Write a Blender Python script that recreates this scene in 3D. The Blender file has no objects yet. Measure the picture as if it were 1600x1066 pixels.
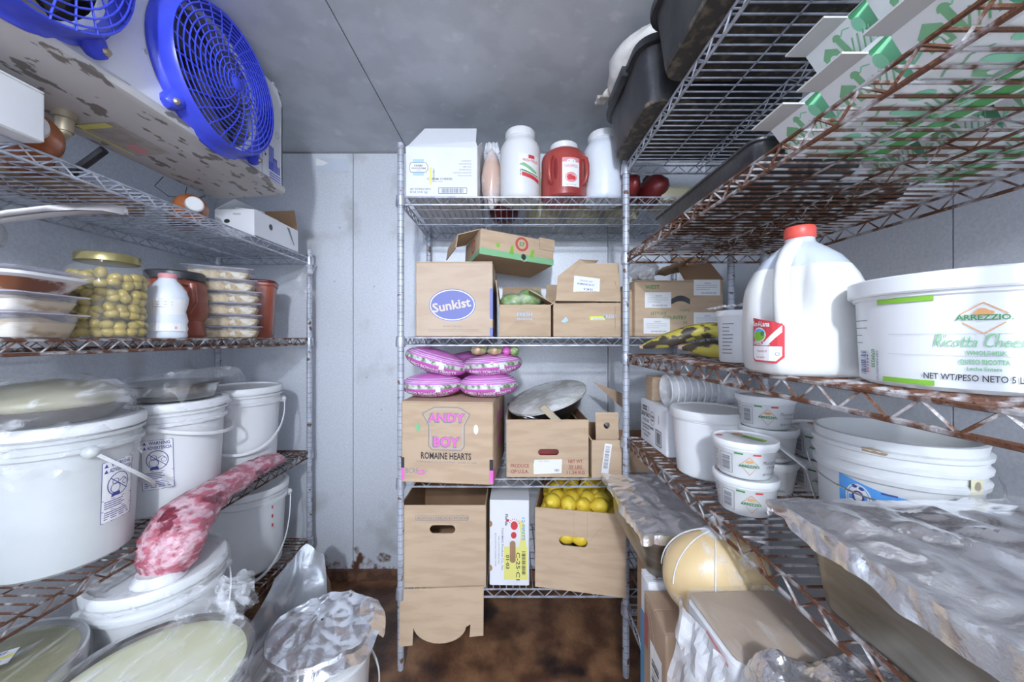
import bpy, math, random
from mathutils import Vector, Matrix, Euler, noise
random.seed(11)
S = bpy.context.scene
C = S.collection
PI = math.pi
E = 1.30                       # eye height
# ---------------------------------------------------------------- camera
cd = bpy.data.cameras.new('camera'); cam = bpy.data.objects.new('camera', cd); C.objects.link(cam)
cd.sensor_width = 36; cd.lens = 12.6; cd.shift_x = 3/1600; cd.shift_y = -6/1600; cd.clip_start = .02
cam.location = (0, 0, E); cam.rotation_euler = (PI/2, 0, 0); S.camera = cam
# ---------------------------------------------------------------- world, lights, exposure
W = bpy.data.worlds.new('world'); S.world = W; W.use_nodes = True
bg = W.node_tree.nodes['Background']; bg.inputs[0].default_value = (.80, .88, 1, 1); bg.inputs[1].default_value = 3.6
def lamp(name, loc, power, r, col=(.83, .90, 1)):
    l = bpy.data.lights.new(name, 'POINT'); l.energy = power; l.shadow_soft_size = r; l.color = col
    o = bpy.data.objects.new(name, l); C.objects.link(o); o.location = loc; return o
lamp('ceiling_bulb', (-.06, -1.30, 2.10), 128, .06)
S.view_settings.view_transform = 'Standard'; S.view_settings.look = 'None'
S.view_settings.gamma = 1; S.view_settings.use_curve_mapping = False; S.view_settings.exposure = .36
S.cycles.max_bounces = 8; S.cycles.diffuse_bounces = 5; S.cycles.transparent_max_bounces = 16
# ---------------------------------------------------------------- materials
def mat(name, c1, c2=None, rough=.5, metal=0, scale=10, lo=.45, hi=.6, bump=0, bs=60, world=False,
        st=(1, 1, 1), detail=5, alpha=1, spec=.5, c3=None, lo3=.6, hi3=.7, s3=3, a2=None, trans=0, sss=0):
    m = bpy.data.materials.new(name); m.use_nodes = True; n = m.node_tree.nodes; L = m.node_tree.links.new
    p = n['Principled BSDF']
    p.inputs['Base Color'].default_value = (*c1, 1); p.inputs['Roughness'].default_value = rough
    p.inputs['Metallic'].default_value = metal; p.inputs['Alpha'].default_value = alpha
    p.inputs['Specular IOR Level'].default_value = spec
    p.inputs['Transmission Weight'].default_value = trans
    if sss:
        p.inputs['Subsurface Weight'].default_value = sss; p.inputs['Subsurface Radius'].default_value = (.02, .02, .02)
    if c2 is None and not bump: return m
    if world: src = n.new('ShaderNodeNewGeometry').outputs['Position']
    else: src = n.new('ShaderNodeTexCoord').outputs['Object']
    mp = n.new('ShaderNodeMapping'); mp.inputs['Scale'].default_value = st; L(src, mp.inputs[0])
    def ramp(sc, lo, hi, dt):
        t = n.new('ShaderNodeTexNoise'); t.inputs['Scale'].default_value = sc; t.inputs['Detail'].default_value = dt
        L(mp.outputs[0], t.inputs['Vector'])
        r = n.new('ShaderNodeMapRange'); r.inputs[1].default_value = lo; r.inputs[2].default_value = hi
        L(t.outputs[0], r.inputs[0]); return r.outputs[0]
    if c2 is not None:
        f = ramp(scale, lo, hi, detail)
        x = n.new('ShaderNodeMix'); x.data_type = 'RGBA'
        x.inputs[6].default_value = (*c1, 1); x.inputs[7].default_value = (*c2, 1); L(f, x.inputs[0]); o = x.outputs[2]
        if c3 is not None:
            y = n.new('ShaderNodeMix'); y.data_type = 'RGBA'; y.inputs[7].default_value = (*c3, 1)
            L(o, y.inputs[6]); L(ramp(s3, lo3, hi3, 6), y.inputs[0]); o = y.outputs[2]
        L(o, p.inputs['Base Color'])
        if a2 is not None:
            q = n.new('ShaderNodeMapRange'); q.inputs[3].default_value = alpha; q.inputs[4].default_value = a2
            L(f, q.inputs[0]); L(q.outputs[0], p.inputs['Alpha'])
    if bump:
        t = n.new('ShaderNodeTexNoise'); t.inputs['Scale'].default_value = bs; t.inputs['Detail'].default_value = 4
        L(mp.outputs[0], t.inputs['Vector'])
        b = n.new('ShaderNodeBump'); b.inputs['Strength'].default_value = bump; b.inputs['Distance'].default_value = .01
        L(t.outputs[0], b.inputs['Height']); L(b.outputs[0], p.inputs['Normal'])
    return m
M = {}
def mk(k, *a, **kw): M[k] = mat(k, *a, **kw)
mk('galv', (.52, .55, .62), (.36, .38, .43), rough=.38, metal=.55, scale=30, world=True)
mk('post', (.47, .50, .57), (.37, .39, .44), rough=.5, metal=.25, scale=18, world=True, c3=(.16, .09, .055), lo3=.62, hi3=.66, s3=30)
mk('post_groove', (.13, .13, .15), (.16, .10, .07), rough=.7, scale=8, world=True)
mk('rusty', (.44, .42, .42), (.13, .052, .026), rough=.62, metal=.25, scale=30, lo=.40, hi=.53, world=True, bump=.3, bs=220)
mk('rusty_dark', (.36, .35, .35), (.09, .038, .022), rough=.65, metal=.2, scale=36, lo=.36, hi=.50, world=True)
mk('kraft', (.54, .40, .275), (.49, .355, .24), rough=.85, scale=6, st=(1, 1, 5), bump=.05, bs=150, spec=.2)
mk('kraft_dark', (.40, .28, .195), (.35, .24, .165), rough=.85, scale=6, spec=.2)
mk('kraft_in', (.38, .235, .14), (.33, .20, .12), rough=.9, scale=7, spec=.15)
mk('kraft_pink', (.60, .47, .36), (.55, .42, .315), rough=.85, scale=5, st=(1, 1, 4), spec=.2)
mk('kraft_edge', (.36, .26, .18), rough=.9)
mk('tape', (.60, .47, .33), rough=.25, alpha=.8)
mk('white_card', (.75, .76, .79), (.71, .72, .75), rough=.6, scale=5)
mk('white_card_in', (.62, .60, .58), rough=.8)
mk('white', (.71, .72, .73), (.68, .69, .70), rough=.32, scale=7)
mk('white_clear', (.72, .76, .82), (.66, .70, .77), rough=.3, scale=9)
mk('lid', (.72, .73, .74), rough=.35)
mk('pail', (.70, .71, .71), (.64, .65, .65), rough=.35, scale=5)
mk('black', (.025, .026, .03), (.05, .05, .055), rough=.35, scale=14)
mk('tub_black', (.035, .035, .04), (.075, .073, .075), rough=.38, scale=12, lo=.42, hi=.75, bump=.15, bs=70)
mk('tub_scuff', (.05, .045, .04), (.16, .13, .09), rough=.6, scale=40, lo=.5, hi=.66)
mk('steel', (.52, .52, .52), (.40, .39, .38), rough=.28, metal=.9, scale=8, st=(1, 1, 6))
mk('steel_stain', (.33, .31, .27), (.17, .15, .11), rough=.36, metal=.85, scale=7, st=(1, 1, 4), lo=.4, hi=.65)
mk('steel_dark', (.06, .055, .05), (.13, .10, .08), rough=.3, metal=.6, scale=9)
mk('steel_handle', (.16, .15, .15), (.09, .085, .085), rough=.42, metal=.7, scale=6)
mk('chrome', (.60, .60, .62), rough=.16, metal=1)
mk('foil', (.90, .90, .92), rough=.24, metal=.96, bump=.5, bs=60)
mk('foil_smooth', (.90, .90, .92), rough=.27, metal=.92, bump=.3, bs=45)
mk('film', (.86, .88, .92), (.95, .96, 1), rough=.12, scale=30, lo=.5, hi=.68, st=(1, .3, 1), alpha=.10, a2=.48, bump=.8, bs=34)  # whiter, denser streaks paint the film's highlights into colour and alpha
mk('film_thin', (.9, .92, .95), (.95, .96, 1), rough=.08, scale=34, lo=.54, hi=.70, st=(1, .25, 1), alpha=.08, a2=.36, bump=.8, bs=40)  # highlights painted here too, as stretched whiter streaks of higher alpha
mk('film_milky', (.80, .82, .86), (.9, .91, .93), rough=.2, scale=14, alpha=.55, a2=.8, bump=.5, bs=25)
mk('clear', (.86, .86, .93), rough=.15, alpha=.12)
mk('white_shaded', (.55, .57, .57), (.51, .53, .53), rough=.35, scale=5)  # greyer copy of the bucket white: nearest bucket's shade put into its colour
mk('clear_lid', (.80, .78, .90), rough=.2, alpha=.42)
mk('film_cloudy', (.60, .60, .55), (.72, .73, .72), rough=.25, scale=14, alpha=.8, a2=.95, bump=.5, bs=30)
mk('clear_grey', (.32, .34, .38), (.5, .52, .56), rough=.15, scale=9, alpha=.55, a2=.8)
mk('glass', (.92, .95, .93), rough=.03, alpha=.10, spec=.8)
mk('ceil', (.56, .585, .62), (.50, .525, .56), rough=.45, metal=.1, scale=9, bump=.05, bs=160, c3=(.68, .70, .73), lo3=.60, hi3=.78, s3=14)
mk('evap', (.80, .81, .83), (.68, .69, .71), rough=.35, scale=5, c3=(.42, .41, .40), lo3=.70, hi3=.73, s3=26)
mk('evap_pan', (.56, .55, .545), (.45, .435, .42), rough=.55, scale=4, c3=(.20, .18, .165), lo3=.575, hi3=.60, s3=34, st=(1, .45, 1))
mk('blue', (.040, .062, .60), (.055, .08, .66), rough=.32, scale=9, c3=(.45, .50, .80), lo3=.71, hi3=.75, s3=40)
mk('fan_dark', (.05, .048, .045), (.20, .18, .15), rough=.6, scale=9)
mk('brass', (.42, .36, .26), rough=.45, metal=.5)
mk('lemon', (.80, .60, .06), (.72, .49, .035), rough=.38, scale=12, lo=.4, hi=.7, bump=.25, bs=260)
mk('olive', (.40, .29, .045), (.29, .21, .03), rough=.25, scale=18)
mk('gold_lid', (.36, .31, .14), (.28, .24, .10), rough=.35, metal=.5, scale=10)
mk('red_jug', (.36, .055, .045), (.30, .045, .04), rough=.3, scale=6)
mk('terracotta', (.33, .085, .05), (.28, .07, .042), rough=.28, scale=6)
mk('red_dark', (.20, .02, .022), (.13, .015, .015), rough=.35, scale=9)
mk('sauce', (.42, .13, .04), (.30, .08, .025), rough=.25, scale=8)
mk('cream', (.66, .62, .42), (.58, .54, .34), rough=.35, scale=7)
mk('pasta', (.70, .58, .36), (.44, .32, .14), rough=.5, scale=34, lo=.42, hi=.58, bump=.9, bs=50, c3=(.75, .70, .58), lo3=.55, hi3=.6, s3=22)
mk('beige_food', (.50, .40, .26), (.30, .19, .07), rough=.5, scale=14, lo=.45, hi=.6, st=(1, 1, 2.5), c3=(.68, .64, .56), lo3=.55, hi3=.62, s3=9)
mk('brown_food', (.62, .57, .52), (.16, .055, .022), rough=.35, scale=15, lo=.45, hi=.56, st=(1, 1, 1.6))
mk('meat', (.45, .12, .16), (.66, .42, .47), rough=.22, scale=38, lo=.44, hi=.60, st=(1, .6, 1.4), detail=9, bump=1, bs=55, c3=(.20, .03, .05), lo3=.57, hi3=.64, s3=17)
mk('pan_food', (.58, .58, .36), (.70, .69, .56), rough=.35, scale=6, lo=.4, hi=.6)
mk('green_food', (.20, .19, .11), (.36, .33, .23), rough=.4, scale=7, lo=.42, hi=.62, c3=(.30, .28, .17), lo3=.55, hi3=.65, s3=5)
mk('film_green', (.20, .19, .09), (.32, .30, .17), rough=.18, scale=5, bump=.3, bs=20)
mk('logo_cream', (.70, .60, .50), rough=.6)
mk('cheese', (.66, .47, .21), (.60, .41, .17), rough=.3, scale=4)
mk('paper', (.40, .30, .215), (.34, .25, .175), rough=.4, scale=4, bump=.15, bs=30)
mk('lettuce', (.16, .30, .06), (.50, .60, .32), rough=.3, scale=20, lo=.42, hi=.62, bump=.6, bs=45)
mk('romaine', (.62, .62, .42), (.42, .50, .18), rough=.35, scale=16, bump=.4, bs=40)
mk('root', (.50, .30, .20), (.62, .45, .33), rough=.6, scale=30)
mk('plantain', (.50, .42, .07), (.06, .045, .035), rough=.5, scale=17, lo=.50, hi=.55, st=(1, 1, 2), detail=7)
mk('bag_clear', (.62, .44, .36), (.72, .70, .72), rough=.25, scale=9, lo=.42, hi=.6, alpha=1)
mk('bag_white', (.74, .72, .68), (.66, .64, .60), rough=.35, scale=6, bump=.6, bs=22)
mk('milk', (.66, .66, .64), rough=.3)
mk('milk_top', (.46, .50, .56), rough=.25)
mk('red_cap', (.60, .07, .05), rough=.4)
mk('carton', (.80, .82, .81), (.76, .79, .77), rough=.45, scale=6)
mk('carton_grey', (.50, .49, .48), (.46, .45, .44), rough=.6, scale=6)
mk('carton_green', (.09, .36, .10), rough=.5)
mk('mint', (.28, .66, .42), rough=.5)
mk('beige', (.52, .50, .42), rough=.6)
mk('sheet_plastic', (.42, .44, .48), (.55, .57, .61), rough=.2, metal=.5, scale=7, bump=.35, bs=14)
mk('stripe_blue', (.10, .30, .50), rough=.5)
for k, c in dict(ink=(.03, .03, .035), grey=(.22, .22, .24), lgrey=(.45, .45, .48), navy=(.055, .065, .26), sky=(.10, .36, .80), pale=(.42, .60, .80),
                 pink=(.72, .16, .52), maroon=(.34, .08, .07), red=(.60, .05, .06), green=(.05, .24, .07), lime=(.21, .46, .04), yellow=(.74, .70, .20),
                 label=(.80, .80, .80), orange=(.68, .33, .12), ltgreen=(.22, .48, .25), sun=(.17, .19, .46), logo=(.08, .10, .55), brown=(.34, .24, .15), mag=(.66, .10, .55),
                 rose=(.70, .30, .32), neon=(.70, .76, .08)).items():
    mk(k, c, rough=.55)
# ---------------------------------------------------------------- mesh builder
TX = {}
def textmesh(s, bold=0, shear=0):
    k = (s, bold, shear)
    if k not in TX:
        cu = bpy.data.curves.new('t', 'FONT'); cu.body = s; cu.align_x = 'CENTER'; cu.size = 1/.72; cu.resolution_u = 2
        cu.offset = bold; cu.shear = shear
        ob = bpy.data.objects.new('t', cu); me = bpy.data.meshes.new_from_object(ob)
        TX[k] = ([v.co.copy() for v in me.vertices], [tuple(p.vertices) for p in me.polygons])
        bpy.data.objects.remove(ob); bpy.data.meshes.remove(me); bpy.data.curves.remove(cu)
    return TX[k]
X, Y, Z = Vector((1, 0, 0)), Vector((0, 1, 0)), Vector((0, 0, 1))
def flat(o, ux, uy):
    o, ux, uy = Vector(o), Vector(ux), Vector(uy); n = ux.cross(uy).normalized()
    return lambda u, v, k=0: o + ux*u + uy*v + n*(.0005 + .0003*k)
def cylmap(r, a0, c=(0, 0)):
    rf = r if callable(r) else (lambda v: r)
    def f(u, v, k=0):
        rr = rf(v); a = a0 + u/rr; rr += .0007 + .0003*k
        return Vector((c[0] + rr*math.cos(a), c[1] + rr*math.sin(a), v))
    f.curved = True
    return f
def clipu(P, lim, sg):
    out = []
    for (a, b), (c, d) in zip(P, P[1:] + P[:1]):
        p, q = sg*(a - lim), sg*(c - lim)
        if p >= 0: out.append((a, b))
        if (p >= 0) != (q >= 0): t = p/(p - q); out.append((a + (c - a)*t, b + (d - b)*t))
    return out
def rrect(w, d, r, z=0, n=4, cx=0, cy=0):
    r = min(r, w/2 - 1e-4, d/2 - 1e-4); out = []
    for qx, qy, a0 in ((1, 1, 0), (-1, 1, PI/2), (-1, -1, PI), (1, -1, 1.5*PI)):
        for i in range(n + 1):
            a = a0 + PI/2*i/n
            out.append(Vector((cx + qx*(w/2 - r) + r*math.cos(a), cy + qy*(d/2 - r) + r*math.sin(a), z)))
    return out
class MB:
    def __init__(s, m=None): s.v = []; s.f = []; s.fm = []; s.mats = []; s.ci = 0; s.T = None; s.use(m) if m else None
    def use(s, m):
        m = M[m] if isinstance(m, str) else m
        if m not in s.mats: s.mats.append(m)
        s.ci = s.mats.index(m); return s
    def add(s, vs, fs):
        b = len(s.v)
        s.v.extend([s.T @ Vector(v) for v in vs] if s.T else [Vector(v) for v in vs])
        for f in fs: s.f.append(tuple(b + i for i in f)); s.fm.append(s.ci)
        return s
    def box(s, x0, x1, y0, y1, z0, z1):
        return s.add([(x0, y0, z0), (x1, y0, z0), (x1, y1, z0), (x0, y1, z0), (x0, y0, z1), (x1, y0, z1), (x1, y1, z1), (x0, y1, z1)],
                     [(3, 2, 1, 0), (4, 5, 6, 7), (0, 1, 5, 4), (1, 2, 6, 5), (2, 3, 7, 6), (3, 0, 4, 7)])
    def rings(s, R, cap0=True, cap1=True, loop=False):
        n = len(R[0]); vs = [p for r in R for p in r]; fs = []
        m = len(R)
        for i in range(m if loop else m - 1):
            for j in range(n):
                k = (j + 1) % n; q = (i + 1) % m
                fs.append((i*n + j, i*n + k, q*n + k, q*n + j))
        if cap0 and not loop: fs.append(tuple(reversed(range(n))))
        if cap1 and not loop: fs.append(tuple((m - 1)*n + j for j in range(n)))
        return s.add(vs, fs)
    def rbox(s, w, d, z0, z1, r=.01, b=.003, cx=0, cy=0, n=3):
        return s.rings([rrect(w - 2*b, d - 2*b, r, z0, n, cx, cy), rrect(w, d, r, z0 + b, n, cx, cy), rrect(w, d, r, z1 - b, n, cx, cy), rrect(w - 2*b, d - 2*b, r, z1, n, cx, cy)])
    def lathe(s, prof, n=32, c=(0, 0, 0), cap0=True, cap1=True):
        return s.rings([[Vector((c[0] + r*math.cos(2*PI*j/n), c[1] + r*math.sin(2*PI*j/n), c[2] + z)) for j in range(n)] for r, z in prof], cap0, cap1)
    def tube(s, pts, r, n=6, cyc=False):
        P = [Vector(p) for p in pts]; R = []; m = len(P); up = None
        for i in range(m):
            t = (P[(i + 1) % m] - P[i - 1]) if cyc else (P[min(i + 1, m - 1)] - P[max(i - 1, 0)])
            t.normalize()
            if up is None: up = Vector((0, 0, 1)) if abs(t.z) < .9 else Vector((1, 0, 0))
            a = (up - t*up.dot(t)); a = a.normalized() if a.length > 1e-4 else t.orthogonal().normalized(); b = t.cross(a); up = a
            rr = r[i] if isinstance(r, (list, tuple)) else r
            R.append([P[i] + (a*math.cos(2*PI*j/n) + b*math.sin(2*PI*j/n))*rr for j in range(n)])
        return s.rings(R, loop=cyc)
    def sheet(s, fn, nu, nv, cu=False):
        vs = [fn(i/nu, j/nv) for i in range(nu + 1) for j in range(nv + 1)]
        return s.add(vs, [(i*(nv + 1) + j, (i + 1)*(nv + 1) + j, (i + 1)*(nv + 1) + j + 1, i*(nv + 1) + j + 1) for i in range(nu) for j in range(nv)])
    def ball(s, c, r, nu=16, nv=10, fn=None):
        if not isinstance(r, (tuple, list)): r = (r, r, r)
        R = []
        for i in range(nv + 1):
            t = -PI/2 + PI*i/nv; t = max(min(t, PI/2 - .03), -PI/2 + .03); ring = []
            for j in range(nu):
                a = 2*PI*j/nu; d = Vector((math.cos(t)*math.cos(a), math.cos(t)*math.sin(a), math.sin(t)))
                k = fn(d) if fn else 1
                ring.append(Vector((c[0] + d.x*r[0]*k, c[1] + d.y*r[1]*k, c[2] + d.z*r[2]*k)))
            R.append(ring)
        return s.rings(R)
    def slab(s, pts, nrm, t):                       # polygon with thickness
        P = [Vector(p) for p in pts]; N = Vector(nrm).normalized()*t; n = len(P)
        return s.add(P + [p + N for p in P], [tuple(reversed(range(n))), tuple(range(n, 2*n))] + [(i, (i + 1) % n, n + (i + 1) % n, n + i) for i in range(n)])
    def holepanel(s, mp, w, h, hole, t, n=28):      # u 0..w, v 0..h, stadium or circle hole (cu, cv, hw, hh)
        cu, cv, hw, hh = hole; A = [2*PI*i/n for i in range(n)]
        for a in (math.atan2(-cv, -cu), math.atan2(-cv, w - cu), math.atan2(h - cv, w - cu), math.atan2(h - cv, -cu)): A.append(a % (2*PI))
        A = sorted(A); O = []; I = []; rr = min(hw, hh)
        for a in A:
            c, q = math.cos(a), math.sin(a)
            tx = ((w - cu)/c if c > 1e-6 else (-cu/c if c < -1e-6 else 1e9)); ty = ((h - cv)/q if q > 1e-6 else (-cv/q if q < -1e-6 else 1e9))
            k = min(tx, ty); O.append((cu + c*k, cv + q*k))
            if hw >= hh: I.append((cu + math.copysign(hw - rr, c)*(abs(c) > 1e-6) + rr*c, cv + rr*q))
            else: I.append((cu + rr*c, cv + math.copysign(hh - rr, q)*(abs(q) > 1e-6) + rr*q))
        nrm = (mp(1, 0) - mp(0, 0)).cross(mp(0, 1) - mp(0, 0)).normalized(); m = len(A)
        F = [mp(*p) for p in O] + [mp(*p) for p in I]; B = [p - nrm*t for p in F]
        fs = []
        for i in range(m):
            j = (i + 1) % m
            fs += [(i, j, m + j, m + i), (2*m + j, 2*m + i, 3*m + i, 3*m + j), (m + i, m + j, 3*m + j, 3*m + i), (j, i, 2*m + i, 2*m + j)]
        return s.add(F + B, fs)
    # decals: flat print on a surface given by a map (u, v, layer) -> point
    def drect(s, mp, u0, v0, u1, v1, k=0, n=1):
        vs = []; fs = []
        for i in range(n + 1):
            u = u0 + (u1 - u0)*i/n; vs += [mp(u, v0, k), mp(u, v1, k)]
            if i: fs.append((2*i - 2, 2*i, 2*i + 1, 2*i - 1))
        return s.add(vs, fs)
    def dpoly(s, mp, pts, k=0):
        if getattr(mp, 'curved', 0):
            u0 = min(p[0] for p in pts); u1 = max(p[0] for p in pts); n = max(1, int((u1 - u0)/.008))
            for i in range(n):
                Q = clipu(clipu(list(pts), u0 + (u1 - u0)*i/n, 1), u0 + (u1 - u0)*(i + 1)/n, -1)
                if len(Q) > 2: s.add([mp(u, v, k) for u, v in Q], [tuple(range(len(Q)))])
            return s
        return s.add([mp(u, v, k) for u, v in pts], [tuple(range(len(pts)))])
    def dell(s, mp, cu, cv, ru, rv, k=0, n=28, ring=0, a0=0, a1=2*PI):
        P = [(math.cos(a0 + (a1 - a0)*i/n), math.sin(a0 + (a1 - a0)*i/n)) for i in range(n + 1)]
        if not ring: return s.add([mp(cu, cv, k)] + [mp(cu + ru*c, cv + rv*q, k) for c, q in P], [(0, i + 1, i + 2) for i in range(n)])
        vs = []
        for c, q in P: vs += [mp(cu + ru*c, cv + rv*q, k), mp(cu + (ru - ring)*c, cv + (rv - ring)*q, k)]
        return s.add(vs, [(2*i + 1, 2*i, 2*i + 2, 2*i + 3) for i in range(n)])
    def dline(s, mp, pts, w, k=0):
        for (a, b), (c, d) in zip(pts, pts[1:]):
            l = math.hypot(c - a, d - b) or 1; x, y = -(d - b)/l*w/2, (c - a)/l*w/2
            n = max(1, int(l/.02))
            for i in range(n):
                p = (a + (c - a)*i/n, b + (d - b)*i/n); q = (a + (c - a)*(i + 1)/n, b + (d - b)*(i + 1)/n)
                s.add([mp(p[0] - x, p[1] - y, k), mp(q[0] - x, q[1] - y, k), mp(q[0] + x, q[1] + y, k), mp(p[0] + x, p[1] + y, k)], [(0, 1, 2, 3)])
        return s
    def dframe(s, mp, u0, v0, u1, v1, w, k=0): return s.dline(mp, [(u0, v0), (u1, v0), (u1, v1), (u0, v1), (u0, v0)], w, k)
    def dtext(s, mp, t, u, v, h, k=1, bold=0, rot=0, sx=1, al=0, shear=0, fit=None):
        V, F = textmesh(t, bold, shear); x0 = min(p.x for p in V); x1 = max(p.x for p in V)
        if fit: sx = fit/((x1 - x0)*h)
        off = -(x0 + x1)/2 if al == 0 else (-x0 if al < 0 else -x1)
        c, q = math.cos(rot), math.sin(rot); vs = []
        for p in V:
            a, b = (p.x + off)*h*sx, p.y*h; vs.append(mp(u + a*c - b*q, v + a*q + b*c, k))
        return s.add(vs, F)
    def dbars(s, mp, u0, v0, u1, v1, n=16, k=1, vert=True, seed=1):
        r = random.Random(seed)
        for i in range(n):
            w = r.uniform(.25, .8)
            if vert: a = u0 + (u1 - u0)*i/n; s.drect(mp, a, v0, a + (u1 - u0)/n*w, v1, k)
            else: a = v0 + (v1 - v0)*i/n; s.drect(mp, u0, a, u1, a + (v1 - v0)/n*w, k)
        return s
    def dlines(s, mp, u0, v1, u1, dv, n, w=.0012, k=1, seed=2):
        r = random.Random(seed)
        for i in range(n): s.drect(mp, u0, v1 - i*dv - w, u0 + (u1 - u0)*r.uniform(.6, 1), v1 - i*dv, k, 3)
        return s
    def mesh(s, name, smooth=38):
        me = bpy.data.meshes.new(name); me.from_pydata(s.v, [], s.f)
        for m in s.mats: me.materials.append(m)
        me.polygons.foreach_set('material_index', s.fm)
        if smooth:
            me.shade_smooth()
            if smooth < 180: me.set_sharp_from_angle(angle=math.radians(smooth))
        me.update(); return me
    def build(s, name, parent=None, smooth=38, loc=None, rot=None, label=None):
        o = bpy.data.objects.new(name, s.mesh(name, smooth)); C.objects.link(o)
        if parent: o.parent = parent
        if loc: o.location = loc
        if rot: o.rotation_euler = rot
        if label: o['label'] = label
        return o
def tag(o, label, cat, group=None):
    o['label'] = label; o['category'] = cat
    if group: o['group'] = group
    return o
def thing(name, label, cat, loc=(0, 0, 0), rz=0, group=None, rot=None):
    o = bpy.data.objects.new(name, None); C.objects.link(o); o.empty_display_size = .05
    o.location = loc; o.rotation_euler = rot if rot else (0, 0, rz); return tag(o, label, cat, group)
def dup(r, loc=None, rz=None, label=None, group=None, parent=None, rot=None):
    c = r.copy(); C.objects.link(c)
    if parent: c.parent = parent
    if loc is not None: c.location = loc
    if rz is not None: c.rotation_euler = (0, 0, rz)
    if rot is not None: c.rotation_euler = rot
    if label: c['label'] = label
    if group: c['group'] = group
    for ch in r.children: dup(ch, parent=c)
    return c
def inst(o, name, parent, loc=(0, 0, 0), rot=(0, 0, 0)):
    c = bpy.data.objects.new(name, o.data if hasattr(o, 'data') else o); C.objects.link(c); c.parent = parent; c.location = loc; c.rotation_euler = rot; return c
def nz(p, s, seed=0): return noise.noise(Vector(p)*s + Vector((seed*7.3, seed*3.1, seed*1.7)))
def struct(o): o['kind'] = 'structure'; return o

# ---------------------------------------------------------------- room shell
XL, XR, YB, YF, H = -1.58, 1.05, 1.926, -1.8, 2.293
def wallmat():
    m = mat('wall_metal', (.72, .75, .80), (.61, .645, .70), rough=.42, metal=.2, scale=120, lo=.35, hi=.7, bump=.06, bs=220, world=True, c3=(.50, .51, .52), lo3=.58, hi3=.75, s3=5)
    n = m.node_tree.nodes; L = m.node_tree.links.new; p = n['Principled BSDF']; src = p.inputs['Base Color'].links[0].from_socket
    g = n.new('ShaderNodeNewGeometry'); sp = n.new('ShaderNodeSeparateXYZ'); L(g.outputs['Position'], sp.inputs[0])
    t = n.new('ShaderNodeTexNoise'); t.inputs['Scale'].default_value = 14; t.inputs['Detail'].default_value = 7; L(g.outputs['Position'], t.inputs['Vector'])
    a = n.new('ShaderNodeMath'); a.operation = 'MULTIPLY_ADD'; a.inputs[1].default_value = -.9; L(t.outputs[0], a.inputs[0]); L(sp.outputs[2], a.inputs[2])
    r = n.new('ShaderNodeMapRange'); r.inputs[1].default_value = -.36; r.inputs[2].default_value = -.46; L(a.outputs[0], r.inputs[0])
    x = n.new('ShaderNodeMix'); x.data_type = 'RGBA'; x.inputs[7].default_value = (.13, .06, .035, 1); L(src, x.inputs[6]); L(r.outputs[0], x.inputs[0])
    L(x.outputs[2], p.inputs['Base Color']); return m
M['wall'] = wallmat()
def floormat():
    m = mat('floor_rust', (.095, .040, .022), (.29, .145, .07), rough=.42, scale=9, lo=.38, hi=.68, world=True, detail=9, bump=.35, bs=55, c3=(.03, .018, .016), lo3=.55, hi3=.66, s3=4)
    return m
M['floor'] = floormat()
mb = MB('floor'); mb.box(XL, XR, YF, YB, -.05, 0); struct(mb.build('floor', smooth=0))
def panels(name, rects, m, axis, pname):
    root = bpy.data.objects.new(name, None); C.objects.link(root); struct(root)
    for (a0, a1, b0, b1, lo, hi) in rects:
        mb = MB(m); g = .0022
        if axis == 'x': mb.box(a0, a1, b0 + g, b1 - g, lo, hi)
        elif axis == 'y': mb.box(b0 + g, b1 - g, a0, a1, lo, hi)
        else: mb.box(b0 + g, b1 - g, lo, hi, a0, a1)
        mb.build(pname, root, smooth=0)
    mb = MB('grey')                                                 # the joint filler behind the seams
    if axis == 'x': mb.box(rects[0][0] + .006, rects[0][1] - .006, rects[0][2], rects[-1][3], 0, H)
    elif axis == 'y': mb.box(rects[0][2], rects[-1][3], rects[0][0] + .006, rects[0][1] - .006, 0, H)
    else: mb.box(rects[0][2], rects[-1][3], rects[0][4], rects[0][5], rects[0][0] + .006, rects[0][1] - .006)
    mb.build('joint', root, smooth=0)
    return root
wb = panels('wall_back', [(YB, YB + .06, a, b, 0, H) for a, b in ((XL - .06, -.843), (-.843, .526), (.526, XR + .06))], 'wall', 'y', 'wall_panel')
panels('wall_left', [(XL - .06, XL, a, b, 0, H) for a, b in ((YF, -.2), (-.2, .95), (.95, YB))], 'wall', 'x', 'wall_panel')
panels('wall_right', [(XR, XR + .06, a, b, 0, H) for a, b in ((YF, -.3), (-.3, .85), (.85, YB))], 'wall', 'x', 'wall_panel')
panels('ceiling', [(H, H + .06, a, b, YF, YB) for a, b in ((XL, -.543), (-.543, .62), (.62, XR))], 'ceil', 'z', 'ceiling_panel')
mb = MB('wall'); mb.box(XL - .06, -.45, YF - .06, YF, 0, H).box(.55, XR + .06, YF - .06, YF, 0, H).box(-.45, .55, YF - .06, YF, 2.05, H); struct(mb.build('wall_front', smooth=0))
mp = flat((0, YB - .001, 0), X, Z)                                   # facing -Y
mb = MB('label')
def W2(px, py, d=YB): return (px - 797)*d/560, E - (py - 527)*d/560
a = W2(493, 248); b = W2(545, 268); mb.use(mat('pale_patch', (.55, .60, .68), rough=.5)).drect(mp, a[0], b[1], b[0], a[1], 0)
mb.use('label').dpoly(mp, [W2(494, 259), W2(494, 247), W2(504, 251), W2(513, 255), W2(505, 259)], 1); mb.build('torn_sticker', wb, 0)
mb = MB('lgrey')
for px, py in ((548, 326), (531, 356), (523, 440), (585, 448), (596, 640), (573, 590)): mb.dell(mp, *W2(px, py), .005, .005, 1, 10)
mb.build('screw_cap', wb, 0)
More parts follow.
